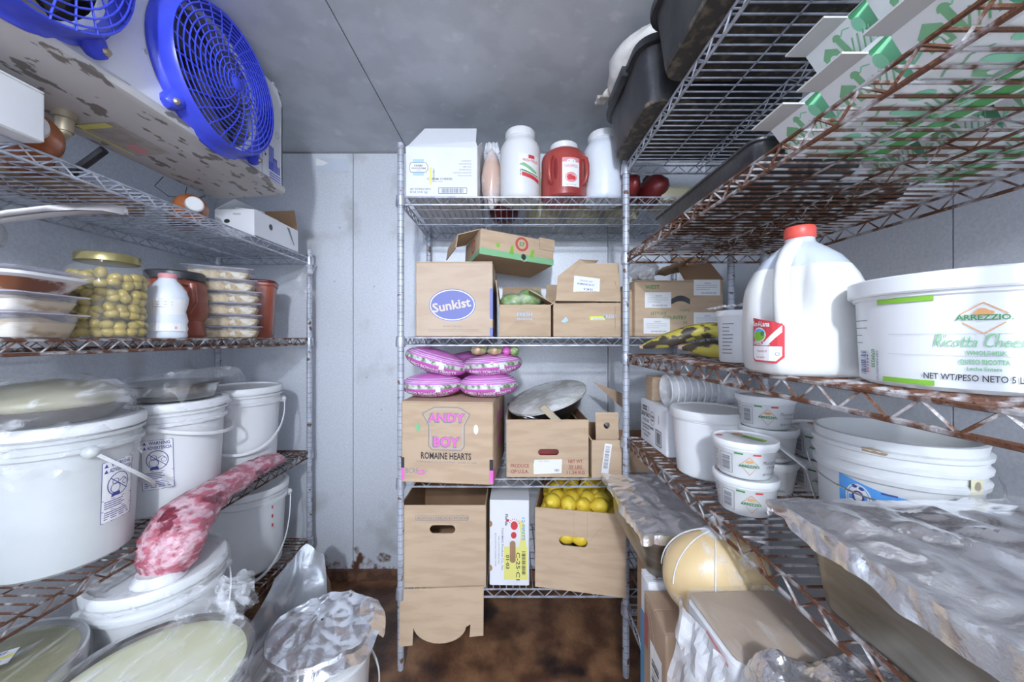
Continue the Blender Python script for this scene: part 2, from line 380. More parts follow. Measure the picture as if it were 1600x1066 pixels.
mb = MB(mat('wood_stain', (.42, .36, .32), (.2, .1, .06), rough=.8, scale=60)); mb.box(*[W2(598, 0)[0], W2(629, 0)[0]], YB - .02, YB - .001, W2(0, 236)[1], W2(0, 228)[1]); mb.build('torn_trim', wb, 0)
mb = MB('grey'); mb.box(XL, XR, YB - .006, YB, H - .006, H); struct(mb.build('trim_1', smooth=0))
mb = MB(mat('rust_base', (.10, .045, .028), (.18, .09, .05), rough=.8, scale=20, bump=.5, bs=40)); mb.box(XL, XR, YB - .02, YB, 0, .055); struct(mb.build('baseboard_back', smooth=0))
# ---------------------------------------------------------------- wire shelving
def post_mesh(h):
    mb = MB('post'); r = .0128; p = [(r*.6, .0), (r*.9, .004), (r*.9, .02), (r, .024)]; z = .05
    while z < h - .02: p += [(r, z), (r - .0007, z + .0008), (r, z + .0016)]; z += .0254
    p += [(r, h - .006), (r*.92, h), (r*.4, h + .003)]
    mb.lathe(p, 12)
    g = MB('post_groove').mats[0]; mb.mats.append(g)
    for k in range(4, len(p) - 4):
        if (k - 4) % 3 != 2:
            for q in range(12): mb.fm[k*12 + q] = 1
    return mb.mesh('post', 22)
def zig(mb, a, b, z0, z1, r, per=.066):
    a, b = Vector(a), Vector(b); n = max(2, round((b - a).length/per*2)); pts = []
    for i in range(n + 1):
        p = a.lerp(b, i/n); p.z = z1 if i % 2 == 0 else z0; pts.append(p)
    mb.tube(pts, r, 4)
def unit(name, label, loc, rz, L, D, H_, tops, mats, sp=.0254, topmat=None):
    root = thing(name, label, 'shelving unit', loc, rz)
    pm = post_mesh(H_)
    for x in (0, L):
        for y in (0, D): inst(pm, 'post', root, (x, y, 0))
    cm = MB('galv').lathe([(.0145, -.036), (.0185, -.036), (.0195, -.03), (.0175, .004), (.0145, .006)], 14, cap0=False, cap1=False).mesh('collar')
    for zt, mm in zip(tops, mats):
        wr = .0025; mb = MB(mm); zu, zl = zt - .0045, zt - .034
        for y in (0, D):
            mb.tube([(0, y, zu), (L, y, zu)], .0033, 6).tube([(0, y, zl), (L, y, zl)], .0039, 6); zig(mb, (0, y, 0), (L, y, 0), zl, zu, .0026)
        for x in (0, L):
            mb.tube([(x, 0, zu), (x, D, zu)], .0033, 6).tube([(x, 0, zl), (x, D, zl)], .0039, 6); zig(mb, (x, 0, 0), (x, D, 0), zl, zu, .0026)
        for q in (.27, .73):
            y = D*q; mb.tube([(0, y, zt - .0062), (L, y, zt - .0062)], .0022, 5)
        y = D*.5; mb.tube([(0, y, zt - .0062), (L, y, zt - .0062)], .0022, 5).tube([(0, y, zl), (L, y, zl)], .0026, 5); zig(mb, (0, y, 0), (L, y, 0), zl, zu, .0018)
        sh = mb.build('wire_shelf', root)
        for x in (0, L):
            for y in (0, D): inst(cm, 'collar', sh, (x, y, zt - .004))
        w = MB(mm).tube([(0, .002, -wr), (0, D - .002, -wr)], wr, 5).mesh('wire', 60)
        n = int(L/sp)
        for i in range(1, n): inst(w, 'wire', sh, (i*L/n, 0, zt))
    return root
ZB = (1.851, 1.302, .75, .32); ZR = (1.96, 1.62, 1.238, .92, .28); ZL = (1.71, 1.297, .72, .27)
unit('wire_shelving_unit', 'grey wire shelving unit of four shelves standing against the back wall', (-.427, 1.40, 0), 0, 1.29, .485, 2.057, ZB, ('galv',)*4)
unit('wire_shelving_unit', 'five-shelf rusty wire shelving unit along the right wall', (.443, 1.37, 0), -PI/2, 1.18, .53, 1.975, ZR, ('galv', 'rusty', 'rusty', 'rusty', 'galv'))
unit('wire_shelving_unit', 'four-shelf rusty wire shelving unit below the cooling unit on the left', (-1.03, .42, 0), PI/2, 1.42, .47, 1.747, ZL, ('galv', 'rusty', 'rusty_dark', 'rusty_dark'))
# ---------------------------------------------------------------- cartons
def closed_box(name, label, w, d, h, loc, rz=0, m='kraft', rot=None, group=None, cat='box', r=.006, tape=True):
    t = thing(name, label, cat, loc, rz, group, rot)
    MB(m).rbox(w, d, 0, h - .004, r, .003).build('body', t)
    for s in (-1, 1):
        mb = MB(m); mb.rbox(w - .002, d/2 - .0012, h - .004, h, .002, .0006, 0, s*d/4); mb.build('top_flap', t)
    if tape:
        mb = MB('tape'); mb.box(-w/2 - .0006, w/2 + .0006, -.024, .024, h + .0002, h + .0006).box(-w/2 - .0008, -w/2 - .0003, -.024, .024, h - .06, h + .0004).box(w/2 + .0003, w/2 + .0008, -.024, .024, h - .06, h + .0004); mb.build('packing_tape', t)
    return t
def open_box(name, label, w, d, h, loc, rz=0, m='kraft', mi='kraft_in', hole=None, flaps=(), group=None, t_=.004, rot=None, bow=0):
    t = thing(name, label, 'box', loc, rz, group, rot)
    mb = MB(m)
    if hole: mb.holepanel(flat((-w/2, -d/2 + .0005, 0), X, Z), w, h, hole, t_)
    else: mb.box(-w/2, w/2, -d/2, -d/2 + t_, 0, h)
    mb.build('front_panel', t, 30)
    mb = MB(m); mb.box(-w/2, w/2, d/2 - t_, d/2, 0, h).box(-w/2, -w/2 + t_, -d/2 + t_, d/2 - t_, 0, h).box(w/2 - t_, w/2, -d/2 + t_, d/2 - t_, 0, h).box(-w/2, w/2, -d/2 + t_, d/2, 0, t_)
    mb.use(mi); e = .0004
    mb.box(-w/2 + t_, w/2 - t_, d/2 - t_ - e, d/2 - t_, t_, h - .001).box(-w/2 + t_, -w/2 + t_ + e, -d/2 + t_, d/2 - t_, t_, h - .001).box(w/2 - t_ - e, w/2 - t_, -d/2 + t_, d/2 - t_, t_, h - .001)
    mb.build('body', t, 30)
    for side, ln, ang in flaps:                       # ang: 0 lies over the opening, 90 straight up, 180 folded out and down
        a = math.radians(ang); mb = MB(m); dr = Vector((0, math.cos(a), math.sin(a))); nn = Vector((0, -math.sin(a), math.cos(a)))
        W2_ = (w if side in 'fb' else d) - .006
        P = [Vector((-W2_/2, 0, 0)), Vector((W2_/2, 0, 0)), Vector((W2_/2*.985, 0, 0)) + dr*ln, Vector((-W2_/2*.985, 0, 0)) + dr*ln]
        mb.slab(P, nn, .0035)
        q = {'f': 0, 'r': PI/2, 'b': PI, 'l': -PI/2}[side]; o = mb.build('flap', t, 0)
        o.location = {'f': (0, -d/2, h), 'b': (0, d/2, h), 'l': (-w/2, 0, h), 'r': (w/2, 0, h)}[side]; o.rotation_euler = (0, 0, q)
    return t
def front(w, d, h): return flat((-w/2, -d/2, 0), X, Z)
def rside(w, d, h): return flat((w/2, -d/2, 0), Y, Z)
def lside(w, d, h): return flat((-w/2, d/2, 0), -Y, Z)

# ---- back unit, top shelf
z = ZB[0]
w, d, h = .282, .36, .192
t = thing('cheese_box', 'white cream cheese box with sloped lid flap on top back shelf', 'box', (-.268, 1.40 + d/2, z))
MB('white_card').rbox(w, d, 0, h, .005, .002).build('body', t)
mb = MB('white_card'); mb.slab([(-w/2, -d/2, h), (w/2, -d/2, h), (w/2 - .008, -d/2 + .015, h + .03), (w/2 - .012, -d/2 + .09, h + .125), (-w/2 + .055, -d/2 + .09, h + .125), (-w/2 + .012, -d/2 + .01, h + .015)], (0, .6, -.5), .003); mb.build('flap', t, 0)
mb = MB('white_card'); mb.slab([(w/2, -d/2, h), (w/2, d/2, h), (w/2 + .012, d/2, h + .055), (w/2 + .012, -d/2 + .07, h + .055)], (-1, 0, 0), .003); mb.build('flap', t, 0)
f = front(w, d, h); mb = MB('pale')
mb.drect(f, .030, .080, .072, .096, 0).dpoly(f, [(.030, .130), (.072, .130), (.072, .144), (.030, .144)], 0)
mb.use('label').dpoly(f, [(.016, .118), (.022, .130), (.080, .130), (.088, .118), (.088, .104), (.080, .093), (.022, .093), (.016, .104)], 1)
mb.use('grey').dline(f, [(.016, .118), (.022, .130), (.080, .130), (.088, .118), (.088, .104), (.080, .093), (.022, .093), (.016, .104), (.016, .118)], .0022, 2)
mb.dtext(f, 'WHOLESOME', .052, .105, .007, 3, .03, fit=.058).dtext(f, 'FARMS', .052, .115, .008, 3, .03).dtext(f, 'CLASSIC', .052, .097, .0035, 3)
mb.use('grey').dtext(f, 'CREAM CHEESE', .085, .063, .0085, 1, .02, al=-1, fit=.098).dtext(f, 'QUESO CREMA', .125, .055, .0045, 1).dtext(f, 'NET WT/PESO NETO', .018, .024, .0075, 1, .02, al=-1, fit=.082).dtext(f, '30 LB (13.61 kg)', .018, .012, .0085, 1, .02, al=-1, fit=.068)
for i in range(6): mb.dtext(f, ('INGREDIENTS', 'CONTAINS MILK', 'KEEP COLD', 'DISTRIBUTED BY', 'HOUSTON, TEXAS 77077', 'PRODUCT OF USA')[i], .258, .135 - i*.0115, .0046, 1, al=1)
mb.dframe(f, .130, .010, .240, .032, .0022, 1).dbars(f, .142, .0125, .228, .0295, 26, 1)
mb.use('yellow').drect(f, .094, .045, .104, .112, 3).use('grey').dbars(f, .108, .06, .114, .11, 10, 2, False)
mb.build('printed_label', t, 0)
def jar(name, label, loc, r, h, prof, m, cap_m, cap_r, cap_h, cat='jar', group=None):
    t = thing(name, label, cat, loc, 0, group); MB(m).lathe([(a*r, b*h) for a, b in prof], 40).build('body', t)
    z0 = prof[-1][1]*h
    MB(cap_m).lathe([(cap_r*.98, z0 - cap_h*.5), (cap_r, z0 - cap_h*.45), (cap_r, z0 + cap_h*.35), (cap_r*.93, z0 + cap_h*.55), (cap_r*.2, z0 + cap_h*.55)], 40).build('lid', t)
    return t
GAL = [(.4, 0), (.9, .0), (.97, .02), (1, .06), (1, .72), (.97, .77), (.86, .83), (.74, .87), (.71, .90), (.71, .95)]
jt = jar('garlic_jar', 'tall white gallon jar of peeled garlic with label beside red jug', (.042, 1.475, z), .082, .285, GAL, 'white', 'lid', .062, .03)
cm = cylmap(.082, -PI/2); mb = MB('label'); mb.drect(cm, -.008, .075, .085, .165, 0, 14)
mb.use('ltgreen').dpoly(cm, [(-.008, .122), (.02, .112), (.045, .098), (.07, .092), (.07, .10), (.04, .116), (.01, .13)], 1).use('green').dpoly(cm, [(.002, .098), (.04, .088), (.08, .082), (.08, .086), (.04, .093), (.002, .104)], 1)
mb.use('red').dpoly(cm, [(.004, .078), (.06, .066), (.085, .058), (.085, .075), (.05, .084), (.004, .094)], 1).dtext(cm, 'FRESH PEELED', .042, .134, .011, 1, .02, fit=.07).drect(cm, .03, .148, .058, .162, 1, 4)
mb.use('grey').dbars(cm, -.005, .078, .002, .108, 10, 1, False); mb.build('printed_label', jt, 0)
t = thing('red_jug', 'squat red jug with two grip handles and white cap on top shelf', 'jug', (.220, 1.47, z))
MB('red_jug').lathe([(.04, 0), (.084, 0), (.09, .006), (.091, .02), (.091, .162), (.087, .18), (.07, .196), (.052, .204), (.05, .212)], 40).build('body', t)
MB('lid').lathe([(.054, .205), (.056, .208), (.056, .226), (.05, .231), (.01, .231)], 32).build('cap', t)
for a in (-2.25, -.75):
    mp_ = cylmap(.091, a); mb = MB('red_jug'); pts = [mp_(u, v) + Vector((math.cos(a), math.sin(a), 0))*o for u, v, o in ((0, .05, -.004), (0, .06, .012), (0, .085, .018), (0, .12, .018), (0, .145, .012), (0, .155, -.004))]
    mb.tube(pts, .009, 10).build('handle', t)
    MB('red_dark').dell(mp_, .017, .103, .008, .042, 0).build('grip_recess', t, 0)
cm = cylmap(.091, -1.42); mb = MB('label').drect(cm, -.033, .03, .037, .142, 0, 8); mb.use('rose').drect(cm, -.033, .125, .037, .142, 1, 8).dtext(cm, 'CHOPPED', .002, .104, .011, 1, .03, fit=.055).dell(cm, .002, .066, .024, .02, 1).use('red').dell(cm, -.004, .066, .012, .011, 2).dell(cm, .012, .064, .009, .009, 2)
mb.use('label').dell(cm, .002, .128, .018, .008, 2).use('grey').dtext(cm, 'NET WT 9 LB', .002, .035, .005, 1); mb.build('printed_label', t, 0)
t = jar('white_jar', 'plain translucent white jar half hidden behind the black bus tub', (.385, 1.475, z), .083, .275, GAL, 'white_clear', 'lid', .064, .03)
t = thing('sauce_bag', 'tall clear bag of orange sauce standing between cheese box and garlic jar', 'bag', (-.078, 1.53, z))
mb = MB('bag_clear'); mb.ball((0, 0, .125), (.045, .05, .128), 20, 14, lambda q: 1 + .10*nz(q, 3.5, 1) - .25*max(0, q.z)*abs(q.x)); mb.build('bag', t, 180)
MB('film_milky').sheet(lambda u, v: Vector(((u - .5)*.07*(1 - .3*v), .006*math.sin(u*17), .235 + .045*v)), 10, 4).build('bag_neck', t, 60)
# second row behind
for lab, x, y, r, h_, m, c in (('cream jar behind the red jug on the top back shelf', .16, 1.72, .083, .24, 'cream', 'lid'), ('pale jar behind the plain white jar, right of another', .345, 1.72, .083, .24, 'cream', 'lid'), ('pale yellow jar rearmost near the right end of top shelf', .53, 1.72, .083, .24, 'cream', 'lid')):
    jar('food_jar', lab, (x, y, z), r, h_, GAL, m, c, .062, .028, group='jars in the rear row of the top shelf')
for lab, x, y, sx in (('dark red foil pouch behind sauce bag on the top shelf', -.03, 1.74, .075), ('dark red pouch lying between the front jars at right', .49, 1.50, .04), ('dark red pouch at right end of top back shelf', .60, 1.52, .06)):
    t = thing('red_pouch', lab, 'pouch', (x, y, z), 0, 'red pouches on the top back shelf')
    MB('red_dark').ball((0, 0, .062), (sx, .11, .062), 18, 10, lambda q: 1 + .08*nz(q, 3, 2)).build('pouch', t, 180)
    MB('label').drect(flat((-sx*.5, -.02, .1255), X, Y), 0, 0, sx, .05, 0).build('printed_label', t, 0)
closed_box('flat_carton', 'flat beige carton on the top back shelf behind the right post', .22, .16, .055, (.72, 1.52, z), 0, 'cream', tape=False)

# ---- back unit, second shelf
z = ZB[1]
w, d, h = .305, .40, .297
t = closed_box('citrus_box', 'brown carton with a blue oval citrus logo on second back shelf', w, d, h, (-.2205, 1.415 + d/2, z), 0, 'kraft_pink')
f = front(w, d, h); mb = MB('sun'); mb.dell(f, .145, .125, .092, .064, 0, 44).use('label').dell(f, .145, .125, .089, .061, 1, 44, .004).use('logo_cream').dtext(f, 'Sunkist', .145, .108, .036, 2, .035, rot=.17, fit=.152)
mb.use('grey').dtext(f, 'PRODUCT OF U.S.A.', .145, .038, .006, 1).drect(f, .05, .028, .25, .0292, 1).drect(f, .05, .022, .25, .0232, 1)
mb.use('sun').drect(f, w - .012, .0, w, .035, 1).drect(f, w - .012, .07, w, .19, 1); mb.build('printed_logo', t, 0); g = rside(w, d, h); MB('sun').drect(g, 0, 0, .12, .035, 1).drect(g, 0, .07, .2, .19, 1).build('side_print', t, 0)
w, d, h = .34, .25, .108
t = thing('produce_tray_carton', 'shallow kraft carton with green base band and round red stickers, tilted', 'box', (-.012, 1.638, z + .318), rot=(math.radians(-4), math.radians(4.2), math.radians(21)))
MB('kraft').rbox(w, d, 0, h, .006, .003).build('body', t)
mb = MB('kraft'); mb.slab([(-w/2, -d/2 + .02, h), (-w/2, d/2 - .02, h), (-w/2 - .085, d/2 - .03, h - .035), (-w/2 - .085, -d/2 + .03, h - .035)], (0, 0, 1), .004)
mb.slab([(-w/2 - .085, d/2 - .03, h - .035), (-w/2 - .085, -d/2 + .03, h - .035), (-w/2 - .09, -d/2 + .03, h - .09), (-w/2 - .09, d/2 - .03, h - .09)], (-1, 0, 0), .004); mb.build('end_flap', t, 0)
mb = MB('kraft'); mb.slab([(w/2 - .07, -d/2 - .001, h - .045), (w/2, -d/2 - .001, h - .045), (w/2, -d/2 - .001, h + .006), (w/2 - .075, -d/2 - .001, h + .006)], (0, -1, 0), .003); mb.build('corner_tab', t, 0)
f = front(w, d, h); g = lside(w, d, h); mb = MB('ltgreen'); mb.drect(f, 0, 0, w, .026, 0).drect(g, 0, 0, d, .022, 0)
for mp_, u, v in ((f, .185, .07), (g, .15, .06)):
    mb.use('red').dell(mp_, u, v, .030, .031, 1).use('kraft').dell(mp_, u, v, .020, .021, 2).use('green').dtext(mp_, '57', u, v - .009, .018, 3, .03).dell(mp_, u, v, .026, .027, 3, ring=.0015)
mb.use('lime').dpoly(f, [(.13, .02), (.15, .02), (.145, .06), (.135, .052)], 2).dpoly(f, [(.222, .02), (.24, .02), (.245, .058), (.23, .05)], 2).dpoly(f, [(.07, .04), (.085, .04), (.085, .06), (.07, .055)], 1)
mb.use('black').dell(f, .195, .016, .011, .013, 3).use('label').dell(f, .198, .006, .012, .010, 4, ring=.0015, a0=PI, a1=2*PI); mb.build('printed_label', t, 0)
# lettuce box
w, d, h = .205, .36, .128
t = open_box('lettuce_box', 'open dented kraft box of wrapped lettuce in middle of second back shelf', w, d, h, (.06, 1.43 + d/2, z), 0, flaps=(('l', .10, 97), ('b', .13, 105), ('r', .09, 140)))
mb = MB('kraft'); e = .0012
mb.add([(-w/2 + e, -d/2 - .001, e), (w/2 - e, -d/2 - .001, e), (w/2 - e, -d/2 - .001, h - e), (-w/2 + e, -d/2 - .001, h - e), (-w*.2, -d/2 - .016, h*.48), (w*.2, -d/2 - .016, h*.55)], [(0, 1, 5, 4), (1, 2, 5), (2, 3, 4, 5), (3, 0, 4)]); mb.build('folded_panel', t, 0)
mb = MB('pale'); mb.dtext(flat((-w/2, -d/2 - .017, 0), X, Z), 'FRESH', .10, .082, .013, 0, .03, fit=.06).dtext(flat((-w/2, -d/2 - .017, 0), X, Z), 'PRODUCE', .10, .066, .008, 0, .02, fit=.06); mb.build('lettering', t, 0)
for i, (x, y, zz, r) in enumerate(((.01, 1.53, .145, .055), (.085, 1.545, .16, .062), (.13, 1.60, .13, .05), (.04, 1.66, .14, .06))):
    t = thing('wrapped_lettuce', ('head of lettuce in clear wrap, leftmost in the open kraft box', 'largest wrapped lettuce bulging from middle of the open box', 'wrapped lettuce at the right rear of the open box', 'wrapped lettuce hidden at the back of open box')[i], 'lettuce', (x, y, z + zz), i*1.3, 'wrapped lettuces')
    MB('lettuce').ball((0, 0, 0), (r, r*.95, r*.72), 22, 14, lambda q: 1 + .10*nz(q, 4, 3) + .05*nz(q, 11, 4)).build('head', t, 180)
    MB('film_thin').ball((0, 0, .002), (r*1.06, r*1.0, r*.78), 22, 14, lambda q: 1 + .10*nz(q, 4, 3) + .05*nz(q, 8, 5)).build('wrap', t, 25)
# crushed box with label
w, d, h = .27, .33, .135
t = open_box('crushed_box', 'crushed kraft box with big white label on raised flap beside lettuce', w, d, h, (.308, 1.43 + d/2, z), 0, flaps=(('l', .11, 150), ('b', .12, 88), ('r', .09, 75)))
mb = MB('kraft'); F = [(-.13, -d/2 - .035, h + .004), (.133, -d/2 - .002, h + .004), (.135, -d/2 + .035, h + .165), (.0, -d/2 + .03, h + .162), (-.03, -d/2 + .02, h + .175), (-.118, -d/2 - .005, h + .105)]
mb.slab(F, (0, -1, .2), .004).build('raised_flap', t, 0)
mb = MB('kraft'); mb.slab([(-.03, -d/2 + .02, h + .175), (.0, -d/2 + .03, h + .162), (.05, -d/2 + .07, h + .172), (.075, -d/2 + .13, h + .195)], (0, 0, 1), .003).build('flap_edge', t, 0)
o = Vector((-.062, -d/2 - .0215, h + .02)); ux = Vector((1, .11, -.10)).normalized(); uy = Vector((.1, .20, 1)).normalized(); f = flat(o + Vector((0, -.002, 0)), ux, uy)
mb = MB('label'); mb.drect(f, 0, -.006, .107, .09, 0, 4).use('navy').dtext(f, 'ORGANIC LEAF', .05, .07, .0055, 1).dtext(f, 'ROMAINE 24 CT', .05, .055, .0075, 1, .02, fit=.07).dtext(f, '0 24 01', .06, .035, .009, 1, .03).dtext(f, 'L-74970000-0001', .055, .018, .008, 1, .02, fit=.08).dlines(f, .02, .01, .09, .005, 2); mb.build('paper_label', t, 0)
f = front(w, d, h); mb = MB('neon'); mb.drect(f, .145, .066, .205, .082, 1).use('label').drect(f, .152, .067, .203, .074, 2).use('grey').dlines(f, .155, .0725, .20, .003, 2, k=3); mb.build('sticker', t, 0)
MB('pale').dtext(f, 'FRESH', .225, .075, .013, 1, .03).build('lettering', t, 0); mb = MB('pale'); mb.dpoly(f, [(.03, .06), (.05, .08), (.06, .065), (.045, .055)], 1); mb.build('print_mark', t, 0); MB('kraft_dark').drect(f, .245, .03, .247, .12, 1).build('crease', t, 0)
# right of the post
w, d, h = .355, .34, .225
t = closed_box('labelled_box', 'brown carton with four white labels and black grip slot right of post', w, d, h, (.675, 1.43 + d/2, z), 0, 'kraft', tape=False)
f = front(w, d, h); mb = MB('label')
for u, v in ((.04, .115), (.035, .012), (.235, .165), (.235, .035)):
    mb = MB('label'); mb.use('label').drect(f, u, v, u + .105, v + .062, 1).use('grey').dtext(f, 'GRADE', u + .055, v + .045, .006, 2).dlines(f, u + .01, v + .04, u + .095, .008, 3, k=2).dtext(f, 'DR-WEAVER 2403', u + .06, v + .006, .0065, 2, .02, fit=.06)
    mb.build('paper_label', t, 0)
mb = MB('black'); P = [(.145 + .075*i/10, .150 + .014*math.sin(PI*i/10)) for i in range(11)] + [(.22 - .075*i/10, .128 + .014*math.sin(PI*i/10)) for i in range(11)]; mb.dpoly(f, P, 1).build('grip_slot', t, 0)
mb = MB('green'); mb.dtext(f, 'WEST', .07, .19, .016, 1, .03).dtext(f, 'LETTUCE', .095, .088, .011, 1, .02).dtext(f, 'COUNTRY', .16, .07, .014, 1, .02).dtext(f, '24', .20, .05, .012, 1).dtext(f, 'FARMS', .2, .1, .01, 1); mb.build('lettering', t, 0)
mb = MB('kraft_in'); mb.slab([(.02, -d/2, h), (w/2, -d/2, h), (w/2 + .005, -d/2 + .14, h + .12), (.03, -d/2 + .14, h + .12)], (0, 0, 1), .004).build('raised_flap', t, 0)
t = thing('brown_paper', 'crumpled brown paper lying on top of the labelled carton', 'paper', (.64, 1.49, z + h + .001))
MB('kraft').sheet(lambda u, v: Vector(((u - .5)*.22 + .01*nz((u, v, 0), 6, 1), -.06 + v*.16, .012 + .085*u*(1 - .5*v) + .022*abs(nz((u, v, 0), 7, 2)))), 20, 12).build('sheet', t, 20)
t = thing('plastic_film_ball', 'crumpled clear plastic film bunched on the labelled carton near post', 'plastic film', (.545, 1.47, z + h + .001))
MB('film_milky').ball((0, 0, .045), (.06, .05, .045), 20, 12, lambda q: 1 + .35*nz(q, 3.2, 6)).build('film', t, 0)
closed_box('narrow_box', 'narrow brown carton just behind the right unit corner post', .07, .30, .19, (.462, 1.60, z), 0, 'kraft', tape=False)

# ---- back unit, third shelf
z = ZB[2]
w, d, h = .352, .40, .308
rz = math.radians(-5); c = Vector((-.418 + .005, 1.36, 0)) + Matrix.Rotation(rz, 3, 'Z') @ Vector((w/2, d/2, 0))
t = closed_box('romaine_box', 'large kraft romaine carton with purple logo on third back shelf', w, d, h, (c.x, c.y, z), rz, 'kraft')
f = front(w, d, h); mb = MB('grey'); cx = .175
sh = [(cx - .093, .262), (cx - .06, .280), (cx - .045, .287), (cx + .045, .287), (cx + .06, .280), (cx + .090, .262), (cx + .068, .22), (cx + .068, .14), (cx + .055, .126), (cx - .055, .126), (cx - .068, .14), (cx - .068, .22), (cx - .093, .262)]
mb.dline(f, sh, .003, 1); mb.use('lgrey').dline(f, [(cx + (u - cx)*.91, .205 + (v - .205)*.91) for u, v in sh], .0022, 1)
mb.use('grey').dtext(f, 'ANDY', cx - .001, .231, .033, 1, .09, rot=0, fit=.148).dtext(f, 'BOY', cx, .138, .038, 1, .09, fit=.108).use('pink').dtext(f, 'ANDY', cx, .233, .031, 3, .035, fit=.138).dtext(f, 'BOY', cx, .140, .036, 3, .04, fit=.098)
mb.use('ink').dtext(f, 'ROMAINE HEARTS', cx - .002, .092, .025, 1, .03, fit=.192).use('grey').dtext(f, "D'ARRIGO BROS. CO. OF CALIFORNIA - SALINAS, CA 93908", cx, .078, .006, 1, .01, fit=.23).dtext(f, 'BCRF', .042, .036, .020, 1, fit=.05).dlines(f, .08, .05, .105, .006, 3)
mb.use('pink').dell(f, .078, .04, .014, .010, 1, ring=.005)
for u0, u1 in ((0, .012), (w - .014, w)): MB('pink').drect(f, u0, .008, u1, .055, 1).use('ink').drect(f, u0, .055, u1, .095, 1).build('corner_mark', t, 0)
mb.build('printed_logo', t, 0); g = rside(w, d, h); mb = MB('pink'); mb.drect(g, 0, .008, .05, .055, 1).dtext(g, 'ANDY', .2, .2, .045, 1, .06).dtext(g, 'BOY', .2, .10, .045, 1, .06)
mb.build('side_print', t, 0)
MB('label').dell(f, .287, .206, .009, .018, 1).build('hand_hole', t, 0); MB('ltgreen').dell(f, .066, .210, .008, .018, 1).build('hand_hole', t, 0)
# bags of romaine
def bag(label, loc, a, b, c, rx=0, ry=0, rz=0, seed=0):
    t = thing('romaine_bag', label, 'bag', loc, group='bags of romaine hearts', rot=(rx, ry, rz))
    def P(u, th, off=0):                      # u along the bag, th around it, 0 = facing the aisle
        g = max(0, 1 - abs(u)**2.6)**.62; k = 1 + .05*nz((u*3, math.cos(th)*2, math.sin(th)*2), 1.6, seed) + .06*abs(u)**4*math.sin(th*14 + seed)
        return Vector((a*u, -math.cos(th)*(b*g*k + off), math.sin(th)*((c*g + .0025)*k + off)))
    def body(u, v): return P(2*u - 1, 2*PI*v)
    M_ = M['bagmat']
    mb = MB(M_).sheet(body, 34, 72); mb.build('bag', t, 180)
    fm = lambda u, v, k=0: P(u/a, v/c, .0028 + .0004*k)
    mb = MB('label'); V, F = textmesh('JUMBO ROMAINE HEARTS', .03, 0); x0 = min(p.x for p in V); x1 = max(p.x for p in V); sc = a*1.5/(x1 - x0)
    mb.add([fm((p.x - (x0 + x1)/2)*sc, -c*.62 + p.y*.0125) for p in V], F)
    V, F = textmesh('COEURS DE ROMAINE GEANTS', .02, 0); x0 = min(p.x for p in V); x1 = max(p.x for p in V); sc = a*1.2/(x1 - x0)
    mb.add([fm((p.x - (x0 + x1)/2)*sc, -c*.86 + p.y*.008) for p in V], F)
    mb.drect(fm, a*.25, -c*.35, a*.4, c*.05, 1, 3); mb.build('lettering', t, 0)
    return t
def bagmat():
    m = bpy.data.materials.new('bag_print'); m.use_nodes = True; n = m.node_tree.nodes; L = m.node_tree.links.new; p = n['Principled BSDF']
    p.inputs['Roughness'].default_value = .2; tc = n.new('ShaderNodeTexCoord'); sp = n.new('ShaderNodeSeparateXYZ'); L(tc.outputs['Object'], sp.inputs[0])
    r = n.new('ShaderNodeValToRGB'); r.color_ramp.interpolation = 'CONSTANT'; mr = n.new('ShaderNodeMapRange'); mr.inputs[1].default_value = -.05; mr.inputs[2].default_value = .05; L(sp.outputs[2], mr.inputs[0]); L(mr.outputs[0], r.inputs[0])
    el = r.color_ramp.elements; el[0].color = (.62, .13, .50, 1); el[1].position = .44; el[1].color = (0, 0, 0, 1)
    for pos, c in ((.60, (.60, .22, .58, 1)), (.665, (.80, .66, .80, 1)), (.685, (.62, .20, .56, 1)), (.725, (.80, .66, .80, 1)), (.745, (.62, .20, .56, 1)), (.80, (.80, .66, .80, 1)), (.82, (.62, .20, .56, 1))):
        e = el.new(pos); e.color = c
    t = n.new('ShaderNodeTexNoise'); t.inputs['Scale'].default_value = 55; t.inputs['Detail'].default_value = 4; L(tc.outputs['Object'], t.inputs['Vector'])
    g = n.new('ShaderNodeValToRGB'); L(t.outputs[0], g.inputs[0]); g.color_ramp.elements[0].position = .4; g.color_ramp.elements[0].color = (.16, .24, .12, 1); g.color_ramp.elements[1].position = .58; g.color_ramp.elements[1].color = (.66, .68, .64, 1)
    gt = n.new('ShaderNodeMath'); gt.operation = 'GREATER_THAN'; gt.inputs[1].default_value = .44; L(mr.outputs[0], gt.inputs[0]); lt = n.new('ShaderNodeMath'); lt.operation = 'LESS_THAN'; lt.inputs[1].default_value = .60; L(mr.outputs[0], lt.inputs[0])
    mu = n.new('ShaderNodeMath'); mu.operation = 'MULTIPLY'; L(gt.outputs[0], mu.inputs[0]); L(lt.outputs[0], mu.inputs[1])
    x = n.new('ShaderNodeMix'); x.data_type = 'RGBA'; L(mu.outputs[0], x.inputs[0]); L(r.outputs[0], x.inputs[6]); L(g.outputs[0], x.inputs[7]); L(x.outputs[2], p.inputs['Base Color'])
    b = n.new('ShaderNodeBump'); b.inputs['Strength'].default_value = .5; b.inputs['Distance'].default_value = .006; t2 = n.new('ShaderNodeTexNoise'); t2.inputs['Scale'].default_value = 40; L(tc.outputs['Object'], t2.inputs['Vector']); L(t2.outputs[0], b.inputs['Height']); L(b.outputs[0], p.inputs['Normal'])
    return m
M['bagmat'] = bagmat()
bz = z + h
bag('purple romaine bag at lower left directly on the romaine carton', (-.318, 1.475, bz + .047), .125, .10, .046, seed=1)
bag('purple romaine bag at lower right directly on the romaine carton', (-.088, 1.475, bz + .047), .122, .10, .046, ry=-.03, seed=2)
